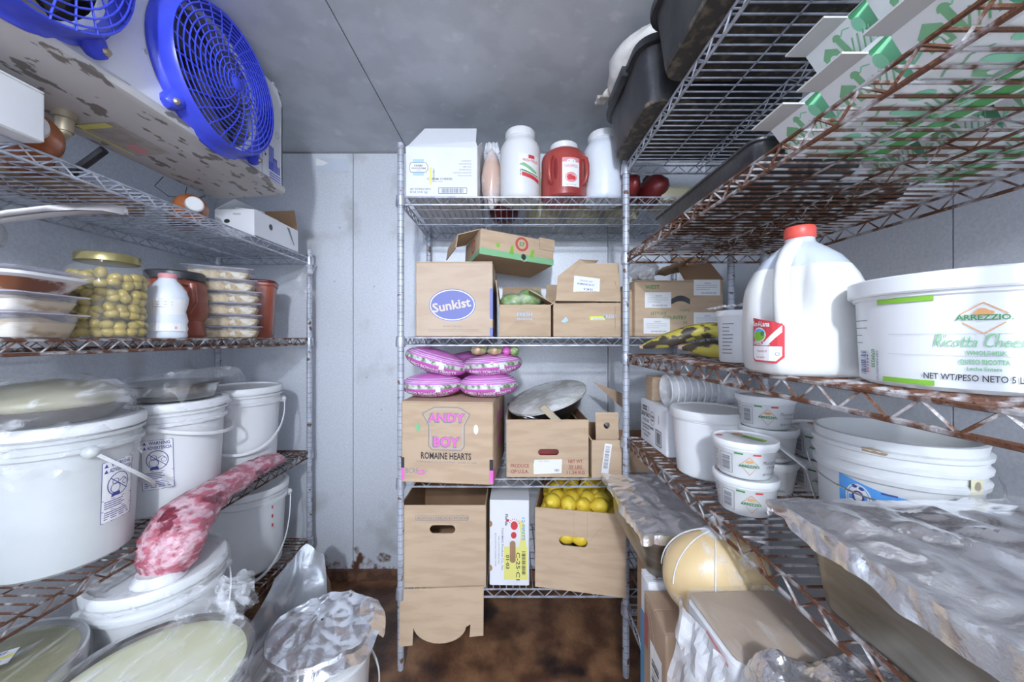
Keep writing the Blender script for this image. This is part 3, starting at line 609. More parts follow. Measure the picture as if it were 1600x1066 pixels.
bag('tilted purple romaine bag resting upper left against the post', (-.305, 1.485, bz + .143), .132, .10, .046, ry=.28, seed=3)
bag('purple romaine bag lying upper right under the loose romaine', (-.072, 1.49, bz + .130), .124, .10, .043, ry=-.08, seed=4)
bag('rearmost purple romaine bag mostly hidden behind the other four', (-.18, 1.70, bz + .085), .16, .09, .085, seed=5)
for i, (x, zz) in enumerate(((-.128, .188), (-.062, .186))):
    t = thing('romaine_heart', ('loose romaine heart with cut stem end, left of the pair', 'loose romaine heart, right of the pair on purple bags')[i], 'lettuce', (x, 1.455, bz + zz), group='loose romaine hearts')
    MB('romaine').ball((0, .03, 0), (.034, .085, .022), 18, 14, lambda q: (1 + .1*nz(q, 4, i)) * (1 - .25*max(0, -q.y)**2)).build('leaves', t, 180)
    MB('root').ball((0, -.045, 0), (.016, .012, .014), 12, 8).build('stem', t, 180)
t = thing('pink_wrapper', 'small pink wrapper end beside the loose romaine hearts', 'wrapper', (-.005, 1.455, bz + .186))
MB('pink').ball((-.008, 0, 0), (.018, .05, .021), 14, 10, lambda q: 1 + .2*nz(q, 5, 2)).build('wrapper', t, 180)
MB('lettuce').ball((.022, 0, .0), (.02, .05, .021), 14, 10, lambda q: 1 + .2*nz(q, 5, 3)).build('leaves', t, 180)
# produce box with pan
w, d, h = .322, .36, .226
t = open_box('produce_box', 'open kraft produce box with red print holding a wrapped pan', w, d, h, (.147, 1.408 + d/2, z), 0, hole=(.165, .098, .041, .0125))
f = front(w, d, h); mb = MB('maroon'); mb.dtext(f, 'PRODUCE', .052, .038, .014, 1, .03, fit=.072).dtext(f, 'OF U.S.A.', .052, .016, .014, 1, .03, fit=.07).dtext(f, 'NET WT.', .272, .056, .013, 1, .03, fit=.058).dtext(f, '25 LBS.', .272, .034, .013, 1, .03, fit=.055).drect(f, .243, .0295, .301, .0307, 1).dtext(f, '11.34 KG', .272, .012, .013, 1, .03, fit=.07); mb.build('lettering', t, 0)
mb = MB('label'); mb.dpoly(f, [(.107, .012), (.216, .016), (.218, .071), (.110, .068), (.106, .05)], 1).use('grey').dtext(f, '21-00-1-0-00-01', .145, .061, .005, 2).dbars(f, .188, .022, .208, .032, 5, 2); mb.build('paper_label', t, 0)
MB('red_dark').box(-.05, .05, -d/2 + .012, -d/2 + .05, .06, .13).build('inner_packet', t, 0)
t = thing('wrapped_wok', 'dark wok under cloudy plastic film tilted inside the produce box', 'wok', (.168, 1.590, z + .268), rot=(math.radians(8), math.radians(-17), 0))
MB('steel_dark').lathe([(.01, -.085), (.08, -.08), (.135, -.04), (.172, .018), (.175, .02), (.169, .018), (.132, -.03), (.08, -.072), (.01, -.076)], 40, cap0=True, cap1=True).build('wok', t)
MB('film_cloudy').lathe([(.176, .012), (.178, .022), (.165, .032), (.12, .040), (.06, .044), (.005, .045)], 40).build('film_cover', t, 60)
for hx, hl in ((-.012, .0), (.028, .0)):
    pass
mb = MB('brass'); mb.slab([(-.050, -.172, .045), (-.026, -.172, .052), (.022, -.182, -.030), (-.004, -.182, -.038)], (0, -1, -.3), .006).build('handle', t, 30)
t = thing('loose_utensils', 'tangle of shiny wire utensils in the front of produce box', 'utensils', (.09, 1.45, z + .16))
mb = MB('chrome')
for i in range(9):
    a = i*.9; mb.tube([(math.cos(a + k*.5)*.035*(1 + .2*math.sin(i)), math.sin(a + k*.5)*.018, .02 + .012*i*.5 + .006*math.sin(k + i)) for k in range(13)], .0022, 5)
mb.build('wires', t)
# small box with tall flap
w, d, h = .118, .30, .148
t = open_box('small_box', 'small kraft box with tall holed flap and slanted label strip', w, d, h, (.378, 1.40 + d/2, z), 0, flaps=(('l', .05, 120),))
mb = MB('kraft'); mb.holepanel(flat((-.035, -d/2 + .03, h - .02), X, Vector((0, .12, 1)).normalized()), .092, .12, (.045, .068, .0125, .0125), .004).build('raised_flap', t, 30)
f = flat((-w/2, -d/2, 0), Vector((1, 0, .0)), Z); g = lambda u, v, k=0: f(.058 + u*math.cos(-.13) - v*math.sin(-.13), .076 + u*math.sin(-.13) + v*math.cos(-.13), k)
mb = MB('label'); mb.drect(g, -.014, -.058, .014, .058, 1).use('grey').dbars(g, -.009, -.04, .008, .05, 30, 2, False); mb.build('paper_label', t, 0)
w, d, h = .30, .28, .10
t = open_box('flapped_box', 'low kraft box with long raised dark flap behind the right post', w, d, h, (.62, 1.60, z), 0, m='kraft_dark')
mb = MB('kraft_dark'); mb.slab([(-w/2, .0, h), (-w/2 + .03, .0, h + .135), (-.12, 0, h + .20), (-.251, .0, h + .253), (-.145, 0, h + .155), (-.12, 0, h + .135)], (0, -1, 0), .004).build('raised_flap', t, 0)

# ---- back unit, lowest shelf
z = ZB[3]
w, d, h = .335, .40, .322
t = open_box('flapped_carton', 'open kraft carton with oval hand hole and torn hanging front flap', w, d, h, (-.262, 1.402 + d/2, z), 0, hole=(.165, .228, .05, .0165), flaps=(('b', .03, 95),))
f = front(w, d, h); mb = MB('grey'); mb.dframe(f, .06, .264, .265, .281, .0015, 1)
for i in range(10): mb.dtext(f, '%02d' % (i*7 % 64), .072 + i*.0205, .268, .009, 1, .02, fit=.014).drect(f, .081 + i*.0205, .265, .0822 + i*.0205, .28, 1)
mb.build('lettering', t, 0)
mb = MB('kraft'); yy = -d/2 - .012
def hf(u, v, k=0): return Vector((-w/2 + u + .004, -d/2 - .008 - .022*(1 - (v + .22)/.22) , v))
Pf = [(0, .0), (w - .012, .012), (w - .012, -.165), (w - .065, -.17), (w - .062, -.125)] + [(.155 + .102*math.cos(a), -.128 + .065*math.sin(a)) for a in [-.1 - (PI - .2)*i/14 for i in range(15)]] + [(.052, -.20), (.0, -.205)]
vs = [hf(*p) for p in Pf]; mb.slab(vs, (0, -1, 0), .003).build('hanging_flap', t, 0)
w, d, h = .158, .36, .338
t = closed_box('tomato_box', 'white tomato carton with yellow date label and oval grip hole', w, d, h, (.002, 1.412 + d/2, z), math.radians(-1.5), 'white_card', tape=False)
f = front(w, d, h); mb = MB('grey'); r_ = -PI/2
mb.use('yellow').drect(f, .058, .025, .150, .155, 1).dpoly(f, [(.118, .155), (.146, .155), (.138, .25), (.115, .26), (.124, .2)], 1)
mb.use('grey').dtext(f, 'THOMAS Produce Co., Inc.', .048, .145, .008, 2, .02, rot=r_, fit=.17).dtext(f, '9905 CLINTMOORE ROAD', .035, .142, .0055, 2, rot=r_, fit=.11).dtext(f, 'BOCA RATON, FLORIDA 33496', .022, .142, .0055, 2, rot=r_, fit=.13)
mb.use('ink').dtext(f, '01·03', .066, .095, .013, 3, .02, rot=r_, fit=.055).dtext(f, 'C-25·C1', .106, .078, .015, 3, .02, rot=r_, fit=.11).dbars(f, .128, .045, .142, .14, 22, 3, False)
mb.use('sky').dtext(f, '12 PINTS', .128, .225, .012, 2, .03, rot=r_, fit=.09).use('ink').dtext(f, 'Florida', .062, .26, .012, 2, .02, rot=r_).use('red').dell(f, .098, .238, .014, .017, 2).dell(f, .096, .2, .011, .013, 2).dell(f, .072, .258, .006, .006, 2)
for i in range(7): a = .3 + i*.4; mb.dline(f, [(.098 + .017*math.cos(a), .24 + .02*math.sin(a)), (.098 + .023*math.cos(a), .24 + .027*math.sin(a))], .002, 2)
mb.build('printed_label', t, 0)
mb = MB('kraft_in'); P = [(.092 + .0115*math.cos(a), .135 + .0115*math.sin(a) + (.032 if math.sin(a) > 0 else -.032)) for a in [2*PI*i/28 for i in range(28)]]; mb.dpoly(f, P, 4).build('grip_hole', t, 0)
mb = MB('kraft_in'); mb.dell(f, .0, .244, .012, .013, 4, a0=-PI/2, a1=PI/2).dell(f, .0, .07, .012, .013, 4, a0=-PI/2, a1=PI/2).build('vent_hole', t, 0)
w, d, h = .342, .33, .312
rz = math.radians(-10.5); c = Vector((.098, 1.408, 0)) + Matrix.Rotation(rz, 3, 'Z') @ Vector((w/2, d/2, 0))
t = open_box('lemon_box', 'kraft carton full of lemons on the lowest back shelf', w, d, h, (c.x, c.y, z), rz, hole=(.148, .192, .054, .0195))
f = front(w, d, h); mb = MB('kraft_edge'); mb.drect(f, .15, .215, .1508, h - .002, 1).drect(f, .2, .215, .2008, h - .002, 1).dline(f, [(.21, .2), (.235, .235), (.262, .26)], .001, 1).build('crease', t, 0)
R = Matrix.Rotation(rz, 3, 'Z'); rr = random.Random(4)
mb = MB('lemon').ball((0, 0, 0), (.0315, .0315, .036), 18, 12, lambda q: 1 + .16*max(0, abs(q.z) - .88)/.12); lm = mb.mesh('lemon', 180)
MBl = MB('olive'); tip = MBl.lathe([(.0035, -.002), (.004, .001), (.001, .002)], 8).mesh('stem_end')
pl = []
for zz, n0, off in ((h - .05, 0, 0), (h - .008, 0, .03)):
    for i in range(5):
        for j in range(5):
            x = -w/2 + .046 + i*(w - .092)/4 + (off if j % 2 else 0)*.5; y = -d/2 + .046 + j*(d - .092)/4
            if zz > h - .02:
                x += .018; y += .026
                if i == 4 or j == 4: continue
            pl.append((x + rr.uniform(-.003, .003), y + rr.uniform(-.003, .003), zz + rr.uniform(-.003, .003) + (.008 if j > 2 else 0)))
for k in range(3): pl.append((-.09 + k*.068, .09, h + .036))
pl += [(-.048, -d/2 + .038, .193), (.006, -d/2 + .038, .191)]
for i, p in enumerate(pl):
    q = R @ Vector(p); o = inst(lm, 'lemon', None, (c.x + q.x, c.y + q.y, z + q.z), (rr.uniform(0, 3), rr.uniform(0, 3), rr.uniform(0, 3)))
    if i >= len(pl) - 2:
        o.rotation_euler = (0, 1.4, 0); tag(o, ('left lemon showing through the hand hole of the kraft carton', 'right lemon showing through the hand hole of the kraft carton')[i - len(pl) + 2], 'lemon'); o.rotation_euler = (0, 1.4, 0)
    elif i < 25: tag(o, 'lemon under the top layer in the open kraft carton', 'lemon', 'lemons in the open carton')
    else:
        ORD = ('first', 'second', 'third', 'fourth', 'fifth'); k = i - 25
        tag(o, ('lemon atop the carton pile, %s row, %s from left' % (('front', 'second', 'third', 'rear')[k % 4], ORD[k//4])) if k < 16 else 'lemon crowning the back of the carton pile, %s from left' % ORD[k - 16], 'lemon', 'lemons in the open carton')
    inst(tip, 'stem_end', o, (0, 0, .0375))
# ---------------------------------------------------------------- cooling unit on the ceiling, left
EX, EY0, EY1, EZ0, EZ1 = -.906, .16, 1.42, 1.885, 2.262
t = thing('evaporator_cooler', 'white ceiling-hung cooling unit with two blue fan guards and peeling underside', 'cooling unit', (0, 0, 0))
fc = (.62, 1.096); fr = .205; fz = 2.075
mb = MB('evap')
fm = flat((EX, EY0, EZ0), Y, Z)
cuts = (EY0, .858, 1.306); mb.holepanel(flat((EX, EY0, EZ0), Y, Z), .858 - EY0, EZ1 - EZ0, (fc[0] - EY0, fz - EZ0, .172, .172), .004, 40)
mb.holepanel(flat((EX, .858, EZ0), Y, Z), 1.306 - .858, EZ1 - EZ0, (fc[1] - .858, fz - EZ0, .172, .172), .004, 40)
mb.build('front_panel', t, 30)
mb = MB('evap'); mb.slab([(EX, 1.3085, EZ0 - .012), (EX, EY1, EZ0 - .012), (EX, EY1, EZ1 - .05), (EX, EY1 - .035, EZ1), (EX, 1.3085, EZ1)], (1, 0, 0), .004)
mb.slab([(EX + .004, EY1, EZ0 - .012), (-1.19, EY1, EZ0 - .03), (-1.19, EY1, EZ1 - .02), (EX + .004, EY1, EZ1 - .05)], (0, -1, 0), .005).build('end_cover', t, 30)
mb = MB('evap_pan')
def prof(y): return [Vector((EX + .008, y, EZ0 + .012)), Vector((EX + .012, y, EZ0 + .002)), Vector((EX + .008, y, EZ0 - .010)), Vector((EX - .005, y, EZ0 - .016)), Vector((-1.16, y, EZ0 - .036)), Vector((-1.185, y, EZ0 - .03)), Vector((-1.19, y, EZ0)), Vector((EX - .004, y, EZ0 + .012))]
mb.rings([prof(y) for y in (EY0, EY0 + .004, .5, .9, 1.2, EY1 + .008)]); mb.build('drip_pan', t, 30)
mb = MB('evap'); mb.box(-1.19, -1.186, EY0, EY1, EZ0, EZ1).box(-1.19, EX - .004, EY0, EY0 + .004, EZ0, EZ1).box(-1.19, EX, EY0, EY1 - .03, EZ1 - .004, EZ1); mb.build('casing', t, 0)
mb = MB('fan_dark'); mb.box(-1.10, -1.09, EY0 + .01, EY1 - .01, EZ0 + .02, EZ1 - .01); mb.build('coil', t, 0)
Rx = Matrix.Rotation(PI/2, 4, 'Y')
gm = MB('blue'); gm.T = Matrix.Translation((0, 0, 0)) @ Rx
gm.lathe([(.210, -.002), (.210, .005), (.203, .010), (.200, .020), (.197, .046), (.193, .053), (.189, .051), (.187, -.002)], 56, cap0=False, cap1=False)
for a in (0, PI/2, PI, 1.5*PI):
    c, s_ = math.cos(a + .785), math.sin(a + .785); r0, r1 = .198, .234
    gm.tube([(c*r0, s_*r0, .008), (c*(r1 - .01), s_*(r1 - .01), .007), (c*r1, s_*r1, .006)], [.026, .021, .012], 12)
ring_me = gm.mesh('guard_rim', 40)
gm = MB('blue'); gm.T = Rx
for k in range(12):
    r = .022 + k*.0146; zz = .053 + .016*(1 - (r/.19)**2)
    gm.tube([(r*math.cos(2*PI*i/44), r*math.sin(2*PI*i/44), zz) for i in range(44)], .0021, 5, True)
for k in range(28):
    a0 = 2*PI*k/28; st = .02 if k % 2 == 0 else .075
    gm.tube([((r := st + (.192 - st)*i/9)*math.cos(a0 + .9*(1 - r/.192)**1.5), r*math.sin(a0 + .9*(1 - r/.192)**1.5), .052 + .016*(1 - (r/.19)**2)) for i in range(10)], .0021, 5)
gm.ball((0, 0, .068), (.020, .020, .006), 16, 6)
grille_me = gm.mesh('grille', 60)
gm = MB('fan_dark'); gm.T = Rx
gm.lathe([(.03, -.05), (.035, -.045), (.035, -.01), (.02, -.005)], 20)
for k in range(4):
    a = k*PI/2
    def bl(u, v, a=a):
        r = .03 + .135*u; w = (v - .5)*(.8 + .5*u); return Vector((r*math.cos(a + w), r*math.sin(a + w), -.03 + .03*w))
    gm.sheet(bl, 6, 6)
blade_me = gm.mesh('fan_blade', 60)
for i, y in enumerate(fc):
    g = inst(ring_me, 'fan_guard', t, (EX + .004, y, fz)); inst(grille_me, 'grille', g); inst(blade_me, 'fan_blade', t, (EX - .01, y, fz))
    for a in (.785, 2.356, 3.927, 5.498):
        mb = MB('brass'); mb.T = Rx; mb.lathe([(.007, .02), (.009, .024), (.006, .03)], 8); o = mb.build('screw', g, 0); o.location = (.004, math.sin(a)*.222, -math.cos(a)*.222)
for y in (.3, 1.40):
    mb = MB('galv'); mb.tube([(EX - .02, y, EZ1 - .03), (EX - .02, y, H)], .006, 8).lathe([(.014, 0), (.014, .008), (.006, .01)], 6, (EX - .02, y, EZ1 + .002)).box(EX - .04, EX + .002, y - .02, y + .02, EZ1 - .006, EZ1 + .002)
    mb.build('hanger_bolt', t, 30)
f = flat((EX + .004, 1.3085, EZ0), Y, Z)
mb = MB('logo'); mb.drect(f, .030, .075, .058, .135, 0).drect(f, .030, .045, .095, .075, 0).drect(f, .058, .07, .078, .098, 0)
for i in range(3): mb.drect(f, .034, .034 - i*.009, .1, .038 - i*.009, 0)
mb.use('label'); [mb.drect(f, .032 + i*.0085, .075, .0335 + i*.0085, .132, 1) for i in range(3)]; [mb.drect(f, .06 + i*.009, .046, .0615 + i*.009, .09, 1) for i in range(4)]
mb.build('maker_logo', t, 0)
mb = MB('lgrey'); mb.dell(f, .078, .195, .011, .013, 1, ring=.003).use('ink').dell(f, .012, .275, .004, .006, 1).dell(f, .012, .09, .004, .006, 1); mb.build('knockout', t, 0)
sl = (EZ0 - .036 - EZ0 + .016)/(-1.16 - EX + .005)
def pm(u, v, k=0): x = -1.15 + v; return Vector((x, .93 + u, EZ0 - .016 + (EX - .005 - x)*-.079 - .0012 - .0004*k))
mb = MB(mat('old_label', (.46, .43, .40), (.40, .36, .32), rough=.7, scale=30)); mb.drect(pm, 0, .02, .16, .12, 0)
mb.use('yellow').drect(pm, 0, .02, .02, .1, 1).drect(pm, .02, .012, .15, .02, 1).use('grey').dlines(pm, .03, .1, .14, .011, 6, k=1).use('rose').drect(pm, .1, .04, .15, .07, 2); mb.build('warning_label', t, 0)
# drain and strap hanging from the unit
mb = MB('brass'); mb.lathe([(.016, -.05), (.017, -.02), (.022, -.018), (.022, 0)], 16, (-1.10, .885, EZ0 - .028)).tube([(-1.10, .885, EZ0 - .06), (-1.10, .885, EZ0 - .08), (-1.12, .885, EZ0 - .10), (-1.2, .885, EZ0 - .105)], .013, 10); mb.build('drain_fitting', t)
mb = MB('black'); mb.tube([(-1.20, 1.06, EZ0 - .03), (-1.24, 1.06, EZ0 - .06), (-1.30, 1.05, EZ0 - .115), (-1.33, 1.05, EZ0 - .13)], .011, 8).build('drain_hose', t); MB('black').tube([(-1.19, 1.40, EZ0 - .03), (-1.24, 1.38, EZ0 - .07)], .004, 5).build('cable_end', t)
mb = MB('black'); mb.tube([(-1.2, 1.24, EZ0 - .03), (-1.21, 1.22, EZ0 - .07), (-1.2, 1.26, EZ0 - .09), (-1.19, 1.31, EZ0 - .075), (-1.19, 1.32, EZ0 - .032)], .0013, 5).build('wire_loop', t)

# ---------------------------------------------------------------- left unit, top shelf
z = ZL[0]
closed_box('foam_box', 'plain white box at near end of top left shelf', .24, .26, .108, (-1.105, .63, z), 0, 'white', tape=False, r=.004)
t = open_box('white_carton', 'white carton with raised brown lid flap at far end of top left shelf', .16, .30, .105, (-1.115, 1.60, z), 0, m='white_card', mi='kraft_in', flaps=(('f', .07, 8), ('l', .09, 30), ('r', .08, 6)))
mb = MB('black'); mb.dell(flat((.08, -.15, 0), Y, Z), .10, .065, .011, .013, 1).dell(flat((-.08, -.15, 0), X, Z), .05, .06, .012, .008, 1); mb.build('hand_hole', t, 0)
mb = MB('grey'); mb.dtext(flat((-.08, -.15, 0), X, Z), 'FRESH', .09, .085, .008, 1, .02).dpoly(flat((.08, -.15, 0), Y, Z), [(.21, .10), (.23, .10), (.27, .03), (.262, .03)], 1); mb.build('lettering', t, 0)
mb = MB('kraft_in'); mb.slab([(-.08, .15, .1), (.08, .15, .1), (.075, .13, .20), (-.12, .11, .185)], (0, -1, 0), .004).build('raised_flap', t, 0)
def lying(label, loc, yaw, r, L, m):
    t = thing('sauce_bottle', label, 'bottle', loc, group='sauce bottles lying on the top left shelf', rot=(0, PI/2, yaw))
    MB(m).lathe([(r*.5, -L*.5), (r*.94, -L*.5), (r, -L*.47), (r, L*.22), (r*.9, L*.30), (r*.45, L*.40), (r*.36, L*.42)], 28).build('body', t)
    MB('lid').lathe([(r*.50, L*.41), (r*.52, L*.42), (r*.50, L*.50), (r*.42, L*.515), (.002, L*.515)], 24).build('cap', t)
    cm = cylmap(r, 2.2); mb = MB('cream'); mb.drect(cm, -.07, -L*.33, .09, L*.14, 0, 16).use('rose').drect(cm, -.07, -L*.33, .09, -L*.26, 1, 16).drect(cm, -.07, L*.08, .09, L*.14, 1, 16)
    cm = cylmap(r, PI*.95); mb.use('label').drect(cm, -.08, -L*.30, .06, L*.10, 0, 16).use('grey').dlines(cm, -.06, L*.02, .04, .014, 5).use('rose').dell(cm, .0, -.06, .02, .024, 2)
    mb.build('printed_label', t, 0)
lying('orange sauce bottle lying on its side, cap beside the white foam box', (-1.135, .845, z + .052), -.62, .052, .25, 'sauce')
lying('orange sauce bottle lying on its side in middle of the top left shelf', (-1.18, 1.315, z + .05), -.70, .05, .24, 'sauce')
t = closed_box('dark_carton', 'flat dark carton seen through the wires of top left shelf', .18, .34, .05, (-1.33, 1.05, z), 0, 'kraft_in', tape=False)
# ---- left unit, second shelf
z = ZL[1]
def ctray(name, label, loc, w, d, h, rz, group, food, fm, lid=True, fill=.7):
    t = thing(name, label, 'food tray', loc, rz, group)
    mb = MB('clear'); mb.rings([rrect(w*.82, d*.82, .015, 0), rrect(w*.84, d*.84, .015, .002), rrect(w*.97, d*.97, .02, h - .006), rrect(w, d, .02, h - .005), rrect(w, d, .02, h - .003), rrect(w*.95, d*.95, .018, h - .004), rrect(w*.8, d*.8, .014, .005)], cap1=False); mb.build('tray', t)
    if lid:
        mb = MB('clear_lid'); mb.rings([rrect(w*1.06, d*1.06, .006, h - .003), rrect(w*1.07, d*1.07, .006, h - .002), rrect(w*1.06, d*1.06, .006, h), rrect(w*.88, d*.88, .02, h + .001), rrect(w*.84, d*.84, .02, h + .004)]); mb.build('lid', t)
    mb = MB(fm); R = []
    for q, zz in ((.815, .0035), (.86, h*.3), (.915, h*.62)): R.append(rrect(w*q, d*q, .014, zz))
    mb.rings(R); mb.sheet(lambda u, v: Vector(((u - .5)*w*.89, (v - .5)*d*.89, h*.58 + h*.22*(1 + nz((u*5, v*5, 0), 1, food))*min(1, 9*u*(1 - u))*min(1, 9*v*(1 - v)))), 14, 10); mb.build('food', t, 60)
    return t
TL = ['lowest', 'second from the bottom', 'third from the bottom', 'fourth from the bottom', 'fifth from the bottom', 'topmost']
for i in range(6):
    ctray('pasta_tray', 'clear lidded tray of pale pasta, %s of the six-high stack' % TL[i], (-1.172 - (.012 if i == 4 else .03 if i == 5 else 0), 1.50 - (.0, .0, .004, .0, .008, .01)[i], z + i*.0475), .215, .15, .047, .55, 'stacked pasta trays', i, 'pasta')
t = thing('red_tray', 'dull red plastic tub standing behind the six stacked pasta trays', 'tub', (-1.215, 1.655, z), .5)
MB('terracotta').rings([rrect(.19, .14, .03, 0), rrect(.2, .15, .03, .01), rrect(.225, .17, .035, .235), rrect(.235, .18, .035, .24), rrect(.235, .18, .035, .25)]).build('body', t)
MB('red_dark').rbox(.238, .183, .25, .262, .035, .004).build('lid', t)
# olive jar
JX, JY, jr, jh = -1.115, .995, .083, .24
t = thing('olive_jar', 'big glass jar packed with green olives under a gold lid', 'jar', (JX, JY, z))
mb = MB('glass'); mb.lathe([(.02, .002), (.06, 0), (jr - .004, .003), (jr, .012), (jr, .165), (jr - .004, .183), (jr - .017, .199), (.059, .204), (.058, .222)], 48, cap1=False); mb.build('glass_body', t)
MB('gold_lid').lathe([(.060, .206), (.064, .208), (.0645, .226), (.062, .2295), (.05, .228), (.002, .228)], 48).build('lid', t)
om = MB('olive').ball((0, 0, 0), (.0122, .0122, .0152), 14, 9).mesh('olive', 180); rr = random.Random(3); pit = MB('film_green').lathe([(.003, -.001), (.0026, .0006), (.001, .0007)], 10).mesh('pit_hole')
n = 0
for lv in range(8):
    for rad, cnt in ((.068, 17), (.042, 9)):
        for k in range(cnt):
            a = 2*PI*(k + .5*(lv % 2))/cnt + lv*.21 + rr.uniform(-.07, .07); rq = rad - rr.uniform(0, .006); p = (JX + rq*math.cos(a), JY + rq*math.sin(a), z + .0165 + lv*.0215 + rr.uniform(-.007, .007)*(0 < lv))
            o = inst(om, 'olive', None, p, (PI/2*rr.choice((0, 1, 1)) + rr.uniform(-.4, .4), rr.uniform(-.4, .4), a + rr.uniform(-.6, .6)))
            tag(o, 'green olive packed inside the big glass jar', 'olive', 'olives in the glass jar'); inst(pit, 'pit_hole', o, (0, 0, .0149)); n += 1
# water jug
t = thing('water_jug', 'ribbed plastic bottle with white nutrition label beside olive jar', 'bottle', (-1.085, 1.135, z))
MB('white_clear').lathe([(.03, .001), (.046, 0), (.049, .008), (.047, .018), (.050, .03), (.047, .042), (.050, .055), (.044, .085), (.05, .11), (.051, .128), (.046, .150), (.032, .172), (.022, .184), (.021, .192)], 36).build('body', t)
MB('rose').lathe([(.022, .188), (.023, .190), (.023, .202), (.020, .204), (.002, .204)], 24).build('cap', t)
cm = cylmap(lambda v: .0515 - .006*math.sin(max(0, min(1, (v - .02)/.1))*PI), -.95); mb = MB('label')
for q in range(6): mb.drect(cm, -.06, .022 + q*.0166, .055, .022 + (q + 1)*.0166, 0, 14)
mb.use('grey').dlines(cm, -.03, .112, .02, .008, 3).dlines(cm, -.03, .07, .02, .008, 3).use('rose').drect(cm, .024, .028, .029, .036, 1); mb.build('printed_label', t, 0)
t = thing('brown_jug', 'terracotta-coloured plastic jug with black lid behind the water bottle', 'jug', (-1.245, 1.335, z))
MB('terracotta').lathe([(.05, 0), (.08, 0), (.088, .01), (.082, .06), (.080, .062), (.094, .085), (.095, .13), (.092, .135), (.093, .17), (.086, .20), (.078, .215)], 40).build('body', t)
MB('black').lathe([(.082, .21), (.086, .213), (.086, .238), (.082, .243), (.002, .243)], 40).build('lid', t)
mb = MB('terracotta'); mb.tube([(.075, -.05, .20), (.115, -.06, .19), (.12, -.06, .13), (.09, -.055, .09)], .012, 10).build('handle', t)
# stacked takeout trays, front left
ctray('takeout_tray', 'clear lidded tray of beige food, lowest of the pile beside the olive jar', (-1.125, .79, z), .20, .15, .056, .16, 'food trays beside the olive jar', 11, 'beige_food')
ctray('takeout_tray', 'clear lidded tray of pale food, middle of the pile beside the olive jar', (-1.125, .79, z + .057), .20, .15, .042, .16, 'food trays beside the olive jar', 12, 'beige_food')
t = thing('saucy_tray', 'white tray of brown saucy food crowning the pile beside the jar', 'food tray', (-1.125, .79, z + .101), .14, 'food trays beside the olive jar')
MB('brown_food').rings([rrect(.16, .12, .02, 0), rrect(.21, .16, .03, .032)]).build('food', t); MB('lid').rings([rrect(.205, .155, .03, .028), rrect(.225, .175, .035, .034), rrect(.226, .176, .035, .040), rrect(.2, .15, .03, .043)]).build('rim', t)
MB('clear_lid').rings([rrect(.23, .17, .01, .046), rrect(.235, .175, .01, .048), rrect(.2, .15, .02, .054)]).build('lid', t)
for i, (x, y, r, h_) in enumerate(((-1.30, 1.02, .062, .178), (-1.30, 1.15, .06, .16))):
    t = thing('grey_tub', ('translucent grey tub behind the olive jar against left wall', 'translucent grey tub hidden behind jar and bottle')[i], 'tub', (x, y, z))
    MB('clear_grey').lathe([(r*.6, 0), (r*.78, .002), (r*.82, h_*.8), (r*1.02, h_*.82), (r*1.05, h_), (r*.9, h_), (r*.78, h_*.86), (r*.5, h_*.85)], 32).build('body', t)
t = thing('black_bowl', 'dark round bowl standing behind the food trays at left', 'bowl', (-1.30, .885, z)); MB('black').lathe([(.04, 0), (.05, .01), (.066, .12), (.066, .155), (.05, .166), (.01, .17)], 28).build('body', t)
t = thing('foil_wad', 'small crumpled foil wad between food trays and olive jar', 'foil', (-1.21, .885, z)); MB('foil').ball((0, 0, .05), (.028, .028, .05), 14, 10, lambda q: 1 + .4*nz(q, 4, 8)).build('wad', t, 0)
# saucepan with film
t = thing('wrapped_saucepan', 'film-wrapped saucepan with long curved steel handle under the top shelf', 'saucepan', (-1.19, .72, z + .156))
MB('steel_dark').lathe([(.05, 0), (.085, .002), (.092, .01), (.095, .105), (.1, .108), (.094, .108), (.08, .012), (.01, .01)], 40).build('pan', t)
mb = MB('film_milky'); mb.lathe([(.100 + .006*math.sin(k), zz) for k, zz in enumerate((.05, .065, .08, .095, .108, .116, .12))] + [(.05, .122), (.004, .123)], 40).build('film_cover', t, 20)
def hsec(p, w, th, tl): return [Vector((p[0] + a*w*.55, p[1] + a*w*.8, p[2] + b*th)) for a, b in ((-1, -.2), (-.7, .7), (0, 1), (.7, .7), (1, -.2), (.5, -.1), (0, .2), (-.5, -.1))]
hp = [(.095, .02, .085), (.13, .05, .106), (.17, .085, .128), (.205, .115, .142), (.235, .14, .150), (.252, .155, .148)]
mb = MB('steel_handle'); mb.rings([hsec(p, w, .017, 0) for p, w in zip(hp, (.014, .016, .018, .019, .016, .005))]).build('handle', t, 60)

